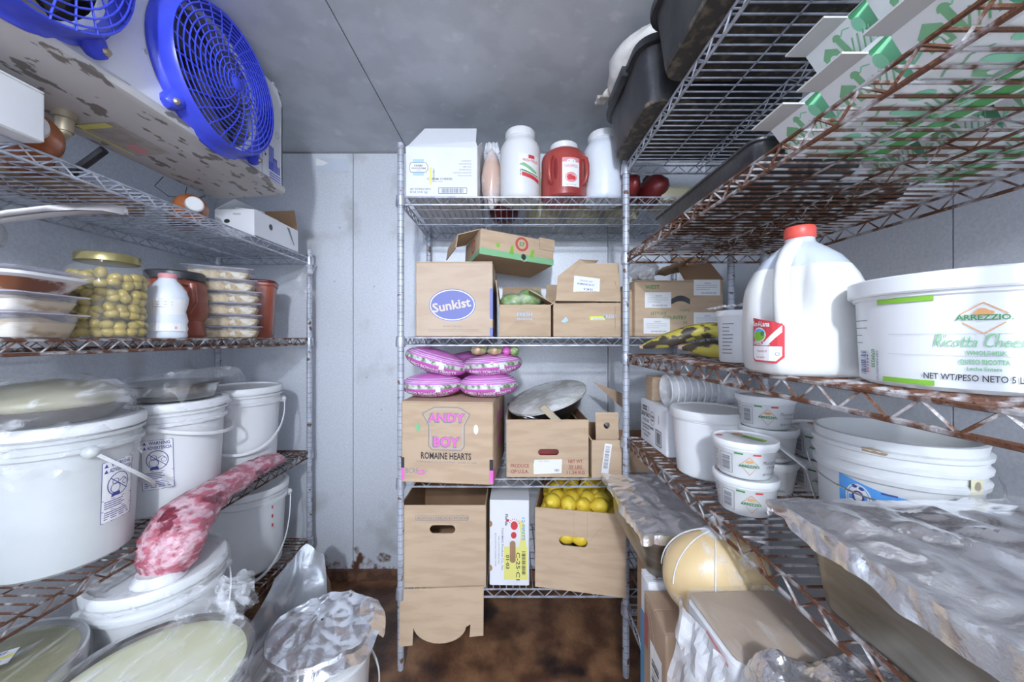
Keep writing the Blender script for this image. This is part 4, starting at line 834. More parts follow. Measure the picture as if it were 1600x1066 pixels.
# ---------------------------------------------------------------- buckets
def bucket(name, label, loc, r=.147, h=.365, rb=None, lid=True, bail=None, droop=52, m='white', warn=None, group=None, cat='bucket', tilt=None):
    t = thing(name, label, cat, loc, 0, group, tilt); rb = rb or r*.885
    R = lambda v: rb + (r - rb)*v/h
    MB(m).lathe([(rb*.5, .004), (rb*.94, 0), (rb, .008), (R(h*.80), h*.80), (R(h*.80) + .010, h*.802), (R(h*.83) + .010, h*.83), (R(h*.83) + .002, h*.835), (R(h*.885) + .002, h*.885), (R(h*.885) + .010, h*.89), (R(h*.91) + .010, h*.912), (R(h) + .001, h*.915), (r + .001, h - .008), (r*.97, h - .008), (r*.95, h*.86), (r*.2, h*.855)], 56).build('body', t)
    if lid: MB('lid').lathe([(r + .004, h - .026), (r + .010, h - .026), (r + .011, h - .006), (r + .007, h), (r - .004, h), (r - .008, h - .007), (.02, h - .007)], 56).build('lid', t)
    if bail is not None:
        zz = h*.80; ph = math.radians(droop); RF = (r + .022)/math.cos(ph); ca, sa = math.cos(bail), math.sin(bail); pts = []
        for i in range(33):
            th = PI*i/32; s_ = (r + .014)*math.cos(th); q = math.sin(th)**.8; fw, dn = RF*q*math.cos(ph), RF*q*math.sin(ph)
            pts.append((ca*fw - sa*s_, sa*fw + ca*s_, zz - dn))
        mb = MB('lid'); P = [Vector(p) for p in pts]
        mb.rings([[p + Vector(((p.x)/r*a, (p.y)/r*a, b)) for a, b in ((0, -.0055), (.0035, -.0055), (.0035, .0055), (0, .0055))] for p in P]); mb.build('handle', t, 40)
        for k in (1, -1): MB(m).ball((-sa*(r + .006)*k, ca*(r + .006)*k, zz), (.018, .018, .016), 14, 8).build('ear', t)
    if warn is not None:
        cm0 = cylmap(R, warn); h0 = h*.26; cm = lambda u, v, k=0: cm0(u, v + h0, k)
        cm.curved = True
        mb = MB('label'); w_, q_ = .076, .158
        for j in range(4): mb.drect(cm, 0, q_*j/4, w_, q_*(j + 1)/4, 0, 8)
        mb.use('navy'); [mb.dline(cm, [(a, b), (c, d)], .0014, 1) for a, b, c, d in ((0, 0, w_, 0), (w_, 0, w_, q_), (w_, q_, 0, q_), (0, q_, 0, 0), (0, .058, w_, .058), (0, .03, w_, .03))]
        mb.dtext(cm, 'WARNING', .044, .144, .0105, 1, .03, fit=.050).dtext(cm, 'ADVERTENCIA', .044, .129, .0105, 1, .03, fit=.058)
        for b in (.144, .129): mb.dpoly(cm, [(.004, b), (.013, b), (.0085, b + .010)], 1)
        # head-down child over a bucket of water, struck through
        mb.dell(cm, .038, .094, .027, .031, 1, ring=.0022).dell(cm, .030, .085, .012, .013, 2, ring=.0016).dell(cm, .030, .102, .008, .008, 2, ring=.0014).dline(cm, [(.018, .114), (.060, .074)], .002, 2).dell(cm, .054, .094, .007, .007, 2, ring=.0013).dline(cm, [(.04, .1), (.05, .107), (.058, .1)], .0016, 2).dpoly(cm, [(.02, .062), (.042, .066), (.040, .074), (.022, .072)], 2)
        mb.dlines(cm, .006, .054, .07, .0056, 4, .0022, seed=4).dlines(cm, .006, .026, .07, .0056, 4, .0022, seed=5)
        mb.build('warning_sticker', t, 0)
    return t
z = ZL[2]; BX = -1.19
bucket('bucket', 'large white bucket with warning sticker, nearest on the third left shelf', (BX, .955, z), m='white_shaded', warn=-.22, bail=1.18, droop=44, group='white buckets on the third left shelf')
bucket('bucket', 'white bucket with warning sticker, middle of three on the third left shelf', (BX, 1.262, z), warn=-1.34, bail=.45, droop=16, group='white buckets on the third left shelf')
bucket('bucket', 'white lidded bucket with no sticker, farthest on third left shelf', (BX, 1.585, z), bail=-.95, droop=48, group='white buckets on the third left shelf')
zb = z + .3655
def drape(r0, r1, drop, seed, m, n=72):         # film stretched over a rim and hanging down in folds
    mb = MB(m)
    def fn(u, v):
        a = 2*PI*u; k = nz((math.cos(a)*2, math.sin(a)*2, v*2), 1.3, seed); dr = drop*(.55 + .9*abs(k))
        r = r0 + (r1 - r0)*min(1, v*2.2) + (.008*math.sin(a*17 + seed) + .012*k)*max(0, v - .3); zz = .0 if v < .3 else -(v - .3)/.7*dr
        return Vector((r*math.cos(a), r*math.sin(a), zz + .004))
    return mb.sheet(fn, n, 12)
t = thing('wrapped_dish', 'film-wrapped dish of greenish food heaped on nearest bucket', 'dish', (BX - .01, .93, zb))
MB('steel_dark').lathe([(.09, 0), (.12, .003), (.15, .035), (.155, .04), (.15, .042), (.05, .03)], 40).build('dish', t)
MB('green_food').ball((0, 0, .05), (.14, .14, .052), 26, 14, lambda q: 1 + .10*nz(q, 3, 1)).build('food', t, 180)
MB('film').lathe([(.165, .0), (.168, .03), (.158, .068), (.125, .10), (.07, .117), (.01, .12)], 48).build('film_cover', t, 60)
drape(.15, .168, .17, 3, 'film').build('film_skirt', t, 25)
t = thing('wrapped_pan', 'film-wrapped steel pan standing on the middle white bucket', 'pan', (BX + .005, 1.265, zb))
MB('steel').lathe([(.06, 0), (.11, .002), (.125, .05), (.14, .055), (.13, .057), (.05, .045)], 40).build('pan', t)
MB('film_thin').sheet(lambda u, v: Vector(((u - .5)*.33, (v - .5)*.30, .062 + .05*u + .014*nz((u, v, 0), 7, 4) - .6*max(0, abs(v - .5) - .38) - .5*max(0, abs(u - .5) - .42))), 30, 26).build('film_cover', t, 25)
drape(.14, .166, .10, 8, 'film_thin').build('film_skirt', t, 25)
# meat
t = thing('meat_package', 'vacuum-packed marbled red meat drooping over front of third left shelf', 'meat', (0, 0, 0))
path = [(-1.02, 1.60, .752), (-1.025, 1.55, .768), (-1.02, 1.46, .775), (-1.015, 1.36, .775), (-1.01, 1.26, .77), (-1.005, 1.17, .765), (-.993, 1.10, .752), (-.978, 1.045, .715), (-.972, 1.01, .665), (-.972, .995, .635)]
rx_ = [.022, .040, .046, .048, .050, .060, .074, .080, .070, .045]; rz_ = [.012, .030, .036, .038, .040, .048, .056, .060, .055, .03]
def msec(i, j):
    u = i/60*(len(path) - 1); k = min(int(u), len(path) - 2); q = u - k; p = Vector(path[k]).lerp(Vector(path[k + 1]), q); tg = (Vector(path[k + 1]) - Vector(path[k])).normalized()
    sd = Vector((1, 0, 0)); up = sd.cross(tg).normalized() * -1; up = up if up.z > 0 or abs(up.z) < .3 else -up
    a = 2*PI*j/26; rx = rx_[k] + (rx_[k + 1] - rx_[k])*q; rz = rz_[k] + (rz_[k + 1] - rz_[k])*q
    n1 = 1 + .10*(1 - 2*abs(nz((math.cos(a)*2.2, math.sin(a)*2.2, p.y*26 + p.z*20), 1.4, 9))) + .16*nz((math.cos(a) + p.y*9, math.sin(a), p.z*9), 1.6, 2) + .07*nz((math.cos(a)*3, math.sin(a)*3, p.y*30), 1.5, 5)
    return p + (sd*math.cos(a)*rx + up*math.sin(a)*rz)*n1
MB('meat').rings([[msec(i, j) for j in range(26)] for i in range(61)]).build('meat', t, 180)
MB('film_milky').lathe([(.05, .0), (.062, -.022), (.055, -.038), (.066, -.052), (.058, -.066), (.02, -.06)], 24, (-.975, 1.0, .655)).build('bag_tail', t, 20)
def tmp(u, v, k=0): return Vector((-.925 + .02 - u*.1*0 + .004, 1.02, .70)) + Vector((.0, 1, .0))*u + Vector((-.02, 0, 1))*v + Vector((.012 + .0004*k, 0, 0))
# ---- left unit, lowest shelf
z = ZL[3]
bucket('bucket', 'white bucket with film-covered tilted lid below the meat package', (-1.035, 1.06, z), h=.362, bail=-.75, droop=46, lid=True)
t = thing('film_wrap', 'clear plastic film stretched over lid of bucket below the meat', 'plastic film', (-1.035, 1.06, z + .363)); drape(.13, .1645, .06, 5, 'film_thin').build('film', t, 25)
t = bucket('bucket', 'white bucket with red marks, far end of the lowest left shelf', (-1.19, 1.63, z), h=.365, bail=-1.0, droop=60)
mb = MB('red'); cm = cylmap(.142, -.32); [mb.drect(cm, .0, .19 + .04*i, .007, .205 + .04*i, 1, 2) for i in range(3)]; mb.build('red_mark', t, 0)
t = thing('steel_pot', 'round steel pot under film with a paper label, lower left corner', 'pot', (-1.125, .745, z))
MB('steel').lathe([(.09, 0), (.135, .004), (.15, .03), (.155, .27), (.163, .275), (.164, .315), (.160, .318), (.150, .312), (.145, .10)], 56).build('pot', t)
MB('film_green').lathe([(.159, .306), (.15, .310), (.01, .312)], 48, cap0=False).build('contents', t)
MB('film_thin').lathe([(.168, .19), (.167, .25), (.168, .305), (.163, .322), (.01, .320)], 48, cap0=False).build('film_cover', t, 60)
f = flat((-.03, .02, .3215), Vector((.82, .57, 0)), Vector((-.57, .82, 0))); mb = MB('label'); mb.drect(f, -.05, -.025, .06, .025, 0).use('sky').drect(f, -.045, -.02, -.01, -.002, 1).use('yellow').drect(f, -.05, -.004, .06, .006, 1).use('navy').dtext(f, 'CHEF', .03, .012, .009, 1, .03).dtext(f, 'LUNES', .03, -.016, .008, 1, .03); mb.build('paper_label', t, 0)
# ---- on the floor, left
FX, FY = -.785, .775
bucket('bucket', 'white bucket on the floor carrying the wrapped shallow pan', (FX, FY, 0), h=.365, lid=True)
t = thing('wrapped_shallow_pan', 'round dark pan of pale yellow food under glossy film, lower left', 'pan', (FX, FY, .366), rot=(math.radians(0), 0, 0))
MB('steel_dark').lathe([(.10, 0), (.135, .004), (.172, .150), (.186, .190), (.190, .192), (.186, .196), (.178, .192), (.16, .15), (.12, .02)], 56).build('pan', t)
MB('pan_food').lathe([(.176, .183), (.14, .192), (.09, .190), (.03, .194), (.005, .194)], 48, cap0=False).build('food', t, 180)
MB('film').lathe([(.192, .12), (.194, .15), (.195, .192), (.188, .202), (.12, .199), (.06, .202), (.01, .203)], 56, cap0=False).build('film_cover', t, 60)
mb = MB('film')
mb.sheet(lambda u, v: Vector((-.10 + .20*u + .02*nz((u, v, 1), 5, 1), .15 + .06*v + .02*nz((u, v, 2), 6, 3), .195 + .09*math.sin(v*PI)*(.4 + u) + .022*nz((u, v, 3), 8, 2))), 22, 12).build('film_tail', t, 0)
t = bucket('bucket', 'white bucket with crumpled foil lid standing on the floor', (-.600, 1.145, 0), h=.355, lid=False, bail=.25, droop=38)
mb = MB('foil_smooth'); mb.sheet(lambda u, v: (lambda a, r: Vector((r*math.cos(a), r*math.sin(a), .356 + .020*(1 - min(1, r/.15)**2) + .008*nz((r*math.cos(a), r*math.sin(a), 0), 12, 1) + .006*(1 - 2*abs(nz((math.cos(a)*1.9, math.sin(a)*1.9, r*3), 1.8, 4)))*min(1, max(0, (r - .09)/.06)) + .010*(1 - 2*abs(nz((r*math.cos(a)*1.5, r*math.sin(a), 0), 9, 8))) + .0035*(1 - 2*abs(nz((r*math.cos(a), r*math.sin(a), 0), 24, 6))) + (.010 if r < .156 else -.45*(r - .156)*(1.6 + 1.6*nz((a, 0, 0), 2.2, 3))) )))(2*PI*u, .004 + v*.182 + (.012*nz((u*20, 0, 0), 1, 2) if v > .95 else 0)), 120, 46).build('foil_cover', t, 18)
t = thing('foil_bundle', 'smooth foil sheet peaked over a bundle beside the left unit', 'foil', (-.85, 1.50, 0))
mb = MB('sheet_plastic'); mb.sheet(lambda u, v: Vector(((u - .5)*(.16 + .22*v) + .02*nz((u, v, 0), 4, 2), -.06 + (u - .5)*.10 - .12*v + .02*nz((u, v, 5), 4, 3), .455*(1 - v)*(1 - .35*abs(u - .62)) + .004)), 24, 22).build('foil_sheet', t, 180)
MB('kraft_dark').rings([rrect(.2, .14, .02, 0), rrect(.16, .10, .02, .25), rrect(.05, .03, .01, .40)]).build('bundle', t)
t = thing('film_scrap', 'torn scrap of clear film clinging to top left unit far post', 'plastic film', (-1.03, 1.84, 1.55))
MB('film').sheet(lambda u, v: Vector((.018*math.sin(u*9) + (v - .5)*.06, -.022 + .012*math.cos(u*7), .15 - u*.22 + .02*nz((u, v, 0), 5, 2))), 14, 8).build('film', t, 25)
# ---------------------------------------------------------------- right unit, top shelf: bus tubs
z = ZR[0]
def bus_tub(label, loc, lx=.50, ly=.385, h=.172):
    t = thing('bus_tub', label, 'bus tub', loc, 0, 'black bus tubs on the top right shelf')
    mb = MB('tub_black'); n = 6
    mb.rings([rrect(lx*.86, ly*.84, .04, .006, n), rrect(lx*.895, ly*.87, .05, .002, n), rrect(lx*.915, ly*.89, .052, .012, n), rrect(lx*.975, ly*.97, .055, h - .012, n), rrect(lx*.98, ly*.975, .056, h - .01, n), rrect(lx*.965, ly*.96, .05, h - .004, n), rrect(lx*.9, ly*.87, .045, .014, n), rrect(lx*.8, ly*.8, .04, .012, n)]); mb.build('body', t)
    mb = MB('black'); mb.rings([rrect(lx*.975, ly*.97, .055, h - .022, n), rrect(lx*1.03, ly*1.035, .062, h - .022, n), rrect(lx*1.035, ly*1.04, .062, h - .012, n), rrect(lx*1.03, ly*1.035, .062, h - .001, n), rrect(lx*.99, ly*.985, .056, h, n), rrect(lx*.965, ly*.96, .052, h - .008, n)], cap0=False, cap1=False); mb.build('rim', t)
    MB('tub_scuff').rings([rrect(lx*.87, ly*.85, .045, .0005, n), rrect(lx*.902, ly*.878, .05, .0012, n), rrect(lx*.912, ly*.888, .052, .010, n)], cap1=False).build('scuffed_base', t)
    for s in (-1, 1):
        mb = MB('black'); mb.rings([[Vector((s*(lx*.515 + a), y, h - .018 + b)) for a, b in ((-.006, -.014), (.012, -.014), (.014, .0), (.012, .016), (-.006, .016))] for y in (-.075, -.07, .07, .075)]); mb.build('hand_grip', t, 30)
    return t
bus_tub('black bus tub at far end of the top right shelf, topped by white bag', (.612, 1.172, z))
bus_tub('black bus tub in middle of the top right shelf, nearer than the bagged one', (.612, .757, z))
bus_tub('black bus tub at near end of top right shelf, cut by the frame', (.612, .345, z))
t = thing('white_bag', 'puffy white plastic bag sticking out of the far bus tub', 'bag', (.49, 1.17, z + .140))
MB('bag_white').ball((-.02, 0, .075), (.145, .185, .068), 30, 18, lambda q: 1 + .10*nz(q, 2.5, 3) + .05*nz(q, 7, 4)).build('bag', t, 180)
mb = MB('bag_white'); mb.sheet(lambda u, v: Vector((-.135 - .05*u, .10 + .05*(v - .5), .06 - .02*u + .012*math.sin(v*9 + u*5))), 8, 8).build('bag_tail', t, 180)
# ---- right unit, second shelf: milk cartons and black tray
z = ZR[1]
def milk_carton():
    t = thing('milk_carton', '', 'carton'); s, hb, hg, hf = .0475, .155, .202, .236
    mb = MB('carton'); mb.rings([rrect(s*2, s*2, .004, 0, 2), rrect(s*2, s*2, .004, hb, 2)], cap1=False); mb.build('body', t, 30)
    mb = MB('carton')
    for q in (-1, 1):
        mb.add([(q*s, -s, hb), (q*s, s, hb), (q*.0012, s - .011, hg), (q*.0012, -s + .011, hg)], [(0, 1, 2, 3)])
    mb.build('gable_roof', t, 0)
    mb = MB('carton_grey'); mb.box(-.0014, .0014, -s + .011, s - .011, hg - .001, hf); mb.build('sealed_fin', t, 0)
    mb = MB('mint')
    for q in (-1, 1):
        mb.add([(s, q*s, hb), (-s, q*s, hb), (0, q*.010, hb + .030), (.0008, q*(s - .011), hg), (-.0008, q*(s - .011), hg)], [(0, 1, 2), (0, 2, 3), (1, 4, 2)])
    mb.build('gusset', t, 0)
    for nm, f in (('printed_panel', flat((-s, 0, 0), -Y, Z)), ('printed_panel', flat((0, -s, 0), X, Z)), ('printed_panel', flat((0, s, 0), -X, Z)), ('printed_roof', flat(Vector((-s, 0, hb)) - Vector((.707, 0, .707))*.068, -Y, Vector((.707, 0, .707))))):
        mb = MB('ltgreen'); b = .070
        mb.dpoly(f, [(-.040, b), (-.040, b + .028), (-.030, b + .040), (-.020, b + .028), (-.020, b)], 1).use('carton').dell(f, -.030, b + .008, .006, .013, 2, 12, a0=0, a1=PI)
        mb.use('mint').drect(f, -.016, b + .004, -.004, b + .046, 1).dell(f, -.010, b + .046, .006, .007, 1, 12, a0=0, a1=PI).dell(f, .026, b + .05, .012, .014, 1, 14).drect(f, .0245, b + .01, .0275, b + .05, 1)
        mb.use('ltgreen'); [mb.dline(f, [(-.002 + i*.009, b), (.012 + i*.009, b + .030)], .0025, 1) for i in range(5)]
        mb.dline(f, [(-.04, b + .065), (-.03, b + .073), (-.018, b + .066), (-.006, b + .074), (.01, b + .066)], .0022, 1).dline(f, [(-.045, b - .003), (.045, b + .006)], .003, 1)
        mb.use('carton_green')
        if 'roof' in nm:
            mb = MB('ltgreen'); b = .086; mb.dpoly(f, [(-.022, b), (-.022, b + .024), (-.010, b + .036), (.002, b + .024), (.002, b)], 1).use('carton').dell(f, -.010, b + .004, .008, .016, 2, 14, a0=0, a1=PI, ring=.003).drect(f, -.013, b, -.007, b + .012, 2)
            mb.use('ltgreen').drect(f, .006, b + .004, .014, b + .034, 1).dell(f, .010, b + .034, .006, .008, 1, 12, a0=0, a1=PI); [mb.dline(f, [(.012 + i*.008, b - .002), (.024 + i*.008, b + .022)], .002, 1) for i in range(4)]
            mb.use('mint').dell(f, .040, b + .030, .007, .012, 1, 14).dline(f, [(-.040, b + .004), (-.034, b + .014), (-.028, b + .008)], .002, 1).dline(f, [(-.046, b), (-.026, b + .010)], .003, 1).dline(f, [(.016, b + .034), (.022, b + .040), (.03, b + .036)], .002, 1)
            mb.build(nm, t, 0); continue
        mb.drect(f, -s + .003, .008, s - .003, .034, 1).drect(f, -s + .003, .05, -.012, .060, 1).drect(f, .01, .05, s - .004, .060, 1).use('mint').drect(f, -.03, .038, .036, .046, 1)
        mb.use('beige').drect(f, -.012, .048, .009, .064, 1); mb.build(nm, t, 0)
    return t
mc = milk_carton(); first = True
RL = (0, -PI/2, 0)
spots = [(.665, .60, z + .048, 'lower front row, farthest from the camera'), (.665, .50, z + .048, 'lower front row, second from the far end'), (.665, .40, z + .048, 'lower front row, third from the far end'), (.665, .30, z + .048, 'lower front row, nearest the camera'),
         (.69, .555, z + .1435, 'upper layer, farthest from the camera'), (.69, .455, z + .1435, 'upper layer, second from the far end'), (.69, .355, z + .1435, 'upper layer, nearest the camera'),
         (.915, .70, z + .048, 'rear row, farthest from the camera'), (.915, .60, z + .048, 'rear row, second from the far end'), (.915, .50, z + .048, 'rear row, third from the far end'), (.915, .40, z + .048, 'rear row, nearest the camera')]
for x, y, zz, w in spots:
    lab = 'white milk carton lying on second right shelf, ' + w
    if first: mc.location = (x, y, zz); mc.rotation_euler = RL; mc['label'] = lab; mc['group'] = 'milk cartons lying on the second right shelf'; first = False
    else: dup(mc, (x, y, zz), rot=RL, label=lab)
t = thing('black_tray', 'shallow black plastic tray along front of the second right shelf', 'tray', (.57, .90, z))
MB('tub_black').rings([rrect(.20, .43, .02, .0), rrect(.205, .44, .02, .004), rrect(.225, .465, .025, .046), rrect(.235, .475, .025, .048), rrect(.235, .475, .025, .052), rrect(.215, .455, .02, .05), rrect(.195, .43, .02, .006)]).build('tray', t)
t = thing('dark_sheet_pan', 'dark stained sheet pan toward back of the second right shelf', 'pan', (.80, 1.06, z))
MB('steel_dark').rings([rrect(.19, .5, .02, 0), rrect(.195, .505, .02, .003), rrect(.21, .52, .02, .025), rrect(.2, .51, .02, .024), rrect(.18, .49, .02, .005)]).build('pan', t)

# ---- right unit, third shelf
z = ZR[2]
t = thing('milk_jug', 'gallon plastic milk jug with red cap and handle, half-empty neck', 'jug', (.505, .625, z), -.17)
def jugring(zz, w, sq, n=48):
    out = []
    for j in range(n):
        a = 2*PI*j/n; c, s_ = math.cos(a), math.sin(a); e = 2/sq
        out.append(Vector((math.copysign(abs(c)**e, c)*w, math.copysign(abs(s_)**e, s_)*w, zz)))
    return out
prof_ = [(.0, .05, 3.5), (.0, .066, 3.4), (.005, .072, 3.4), (.02, .0755, 3.4), (.06, .0765, 3.4), (.09, .0765, 3.3), (.115, .0765, 3.1), (.135, .0765, 2.9), (.150, .075, 2.7), (.165, .071, 2.5), (.180, .064, 2.35), (.197, .0535, 2.2), (.212, .038, 2), (.222, .025, 2), (.226, .0215, 2), (.240, .0205, 2)]
mb = MB('milk'); ra = -2.356
R_ = []
for zz, w, q in prof_:
    r = jugring(zz, w, q)
    for p in r:                                        # hollow beside the grip
        if .07 < zz < .2:
            d = math.atan2(p.y, p.x) - ra; d = (d + PI) % (2*PI) - PI; k = math.sin((zz - .07)/.13*PI)
            if abs(d) < .62: q2 = 1 - .50*k**.5*min(1, 1.5*(1 - (abs(d)/.62)**2)); p.x *= q2; p.y *= q2
        if zz < .03 and zz > .001: q2 = 1 - .014*(math.sin(math.atan2(p.y, p.x)*24) > .2); p.x *= q2; p.y *= q2
    R_.append(r)
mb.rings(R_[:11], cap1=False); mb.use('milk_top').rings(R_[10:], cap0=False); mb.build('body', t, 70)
mb = MB('milk'); dr = Vector((math.cos(ra), math.sin(ra), 0))
mb.tube([dr*.070 + Z*.074, dr*.082 + Z*.095, dr*.086 + Z*.12, dr*.086 + Z*.15, dr*.078 + Z*.178, dr*.060 + Z*.198, dr*.040 + Z*.212, dr*.018 + Z*.222], [.013, .0115, .011, .011, .011, .0115, .012, .011], 14).build('handle', t)
mb = MB('red_cap'); mb.lathe([(.021, .232), (.0225, .234), (.0225, .250), (.021, .253), (.002, .253)], 32)
mb.build('cap', t, 40)
def jm(u, v, k=0): a = -3.02 + u/.082; r = .0885 - .009*abs(math.sin((a - math.radians(38))*2))*0; d = Vector((math.cos(a), math.sin(a), 0)); l = d.copy();  q = 3.35; rr_ = .0768/((abs(l.x)**q + abs(l.y)**q)**(1/q)); return d*(rr_ + .0009 + .0003*k) + Z*(v + .004)
jm.curved = True
mb = MB('red'); mb.dpoly(jm, [(0, .022), (.006, .016), (.05, .016), (.06, .026), (.06, .075), (.055, .082), (.0, .092)], 0)
mb.use('label').dpoly(jm, [(.002, .023), (.008, .019), (.049, .019), (.057, .028), (.057, .043), (.002, .043)], 1).dpoly(jm, [(.024, .044), (.036, .044), (.057, .066), (.057, .077)], 1)
mb.dell(jm, .018, .062, .0155, .0125, 1).use('sky').dell(jm, .018, .064, .0135, .0085, 2, a0=0, a1=PI).use('lime').dell(jm, .018, .060, .0135, .0085, 3).use('green').dell(jm, .027, .064, .004, .004, 4)
mb.use('label').dtext(jm, 'Sun-f-Lana', .020, .0765, .0085, 2, .04, fit=.040, rot=-.05).dtext(jm, 'Whole Milk', .022, .0445, .0075, 2, .03, fit=.038).use('red').dtext(jm, 'Vitamin D', .024, .033, .004, 2).dtext(jm, 'one gallon', .022, .023, .0035, 2).use('grey').dell(jm, .051, .031, .003, .003, 2, ring=.0008)
mb.build('printed_label', t, 0)
def deli(name, label, loc, r, h, rb=None, lidh=.012, m='white', group=None, cat='tub'):
    t = thing(name, label, cat, loc, 0, group); rb = rb or r*.86; z1 = h - lidh
    MB(m).lathe([(rb*.6, .003), (rb*.92, 0), (rb, .005), (r*.97, z1 - .008), (r, z1 - .006), (r, z1)], 52).build('body', t)
    MB('lid').lathe([(r*1.035, z1 - .002), (r*1.05, z1), (r*1.05, h - .002), (r*1.03, h), (r*.97, h - .0005), (r*.94, h - .004), (.004, h - .004)], 52).build('lid', t)
    return t
rr_, hh_ = .109, .137
t = deli('ricotta_tub', 'large round white ricotta tub with green bars beside the milk jug', (.582, .452, z), rr_, hh_, rr_*.93, .020)
a0 = -2.62
cm = cylmap(lambda v: rr_*.93 + rr_*.04*v/.11 + .0004, a0)
mb = MB('lime'); mb.drect(cm, -.068, .104, -.012, .110, 1, 14).drect(cm, -.062, .006, -.012, .012, 1, 14)
full = cm; cm = lambda u, v, k=0: full(.0225 + (u - .028)*.78, .0805 + (v - .0795)*.86 if v > .06 else v*.98 + .001, k)
cm.curved = True
mb.use('orange').dline(cm, [(.008, .087), (.028, .101), (.048, .087)], .0013, 1).dline(cm, [(.010, .0765), (.028, .062), (.046, .0765)], .0013, 1).dell(cm, .028, .0885, .009, .0035, 1).dell(cm, .027, .091, .005, .003, 1)
mb.use('green').dtext(cm, 'ARREZZIO.', .028, .0795, .0068, 2, .035, fit=.048).use('ltgreen').dtext(cm, 'Ricotta Cheese', .026, .0515, .0115, 2, .0, shear=.35, fit=.085)
mb.use('ltgreen').dtext(cm, 'WHOLE MILK', .030, .0425, .0048, 2, .04, fit=.034).dtext(cm, 'QUESO RICOTTA', .028, .0325, .0052, 2, .04, fit=.042).dtext(cm, 'Leche Entera', .028, .0255, .004, 2, .03)
mb.use('ink').dtext(cm, 'NET WT/PESO NETO 5 LB (2.27 kg)', .034, .0135, .0072, 2, .012, fit=.122)
cm = full
mb.use('lgrey').drect(cm, -.055, .0655, .1, .0659, 1, 20).drect(cm, -.055, .0412, .1, .0416, 1, 20)
mb.use('red').drect(cm, .064, .002, .075, .008, 1, 4)
mb.use('grey').dlines(cm, -.118, .085, -.085, .010, 4, .0012).use('navy').dbars(cm, -.104, .012, -.090, .045, 14, 1, False).use('green').dtext(cm, '0709335', -.079, .034, .006, 1, .03, rot=PI/2*-1, fit=.024).use('grey').dtext(cm, 'KEEP REFRIGERATED', -.071, .025, .003, 1, .02, rot=-PI/2)
for i in range(6): mb.use(('navy', 'navy', 'navy', 'red', 'red', 'red')[i]).dell(cm, -.086, .037 - i*.0042, .0012, .0014, 1, 8)
mb.build('printed_label', t, 0)
t = deli('deli_tub', 'slim white deli tub with printed side just left of milk jug', (.566, .90, z), .041, .128)
cm = cylmap(.0385, -2.6); mb = MB('grey'); mb.dlines(cm, -.012, .105, .015, .009, 10, .0022); mb.build('lettering', t, 0)
t = thing('plastic_wrapper', 'crinkled white wrapper on lid of the slim deli tub', 'wrapper', (.556, .90, z + .1285)); MB('film_milky').sheet(lambda u, v: Vector(((u - .5)*.10, (v - .5)*.08, .006 + .012*u + .008*nz((u, v, 0), 9, 1))), 12, 10).build('wrapper', t, 0)
def plantain(label, pts, rad):
    t = thing('plantain', label, 'plantain', pts[0], group='ripe plantains on the third right shelf'); o = Vector(pts[0]); P = []
    V = [Vector(p) - o for p in pts]
    for i in range(25):
        u = i/24*(len(V) - 1); k = min(int(u), len(V) - 2); q = u - k; a, b, c, d = V[max(k - 1, 0)], V[k], V[k + 1], V[min(k + 2, len(V) - 1)]
        P.append(.5*((2*b) + (c - a)*q + (2*a - 5*b + 4*c - d)*q*q + (3*b - a - 3*c + d)*q**3))
    R = [rad*min(1, (.34 + 2.6*i/24), (.30 + 2.3*(24 - i)/24)) for i in range(25)]
    MB('plantain').tube(P, R, 7).build('fruit', t, 60)
    MB('root').tube([P[0], P[0] + (P[0] - P[1]).normalized()*.012], [rad*.34, rad*.26], 7).build('stem', t)
    MB('black').tube([P[-1], P[-1] + (P[-1] - P[-2]).normalized()*.01], [rad*.25, rad*.12], 7).build('tip', t)
plantain('blackened yellow plantain lying on top, tip toward the corner post', [(.462, 1.24, z + .030), (.52, 1.19, z + .050), (.60, 1.16, z + .078), (.68, 1.15, z + .084), (.75, 1.16, z + .078)], .026)
plantain('blackened plantain lying beneath the other one, nearer milk jug', [(.545, 1.13, z + .03), (.60, 1.07, z + .026), (.67, 1.04, z + .026), (.73, 1.04, z + .028), (.78, 1.07, z + .036)], .026)
# ---- right unit, fourth shelf
z = ZR[3]
w, d, h = .22, .22, .152
t = closed_box('yeast_box', 'white yeast box with black print at far end of fourth right shelf', .23, .225, h, (.608, 1.24, z), 0, 'white_card', tape=False)
f = flat((-.115, .1125, 0), -Y, Z); mb = MB('ink')
mb.drect(f, .022, .116, .062, .132, 1).use('label').dtext(f, 'BAKERS', .042, .120, .008, 2, .02, fit=.034).use('ink').dframe(f, .062, .1165, .078, .1315, .0014, 1)
mb.dtext(f, '20/1# YEAST', .050, .094, .015, 1, .03, fit=.075).dtext(f, 'A 5OZ 3.5OZ', .052, .076, .010, 1, .02, fit=.06).dtext(f, 'FRESH BAKERS YEAST', .052, .060, .007, 1, .02, fit=.07).dtext(f, 'KEEP REFRIGERATED', .054, .050, .006, 1, .02, fit=.06).dtext(f, 'PRODUCT OF CANADA', .056, .036, .007, 1, .02, fit=.075).dtext(f, 'PERISHABLE', .056, .024, .006, 1, .02)
mb.dell(f, .112, .098, .019, .024, 1, ring=.0014).dtext(f, 'PURE', .112, .100, .008, 1, .03, fit=.026).dtext(f, 'YEAST', .112, .088, .007, 1, .03, fit=.026).dtext(f, 'DAIRY', .108, .058, .010, 1, .02).dframe(f, .140, .018, .185, .068, .003, 1).dbars(f, .148, .024, .18, .062, 14, 1).drect(f, .162, .09, .165, .12, 1); mb.build('lettering', t, 0)
zt = z + h
t = thing('cup_stack', 'nest of clear plastic cups lying on the yeast box', 'cups', (.515, 1.19, zt + .052), 0)
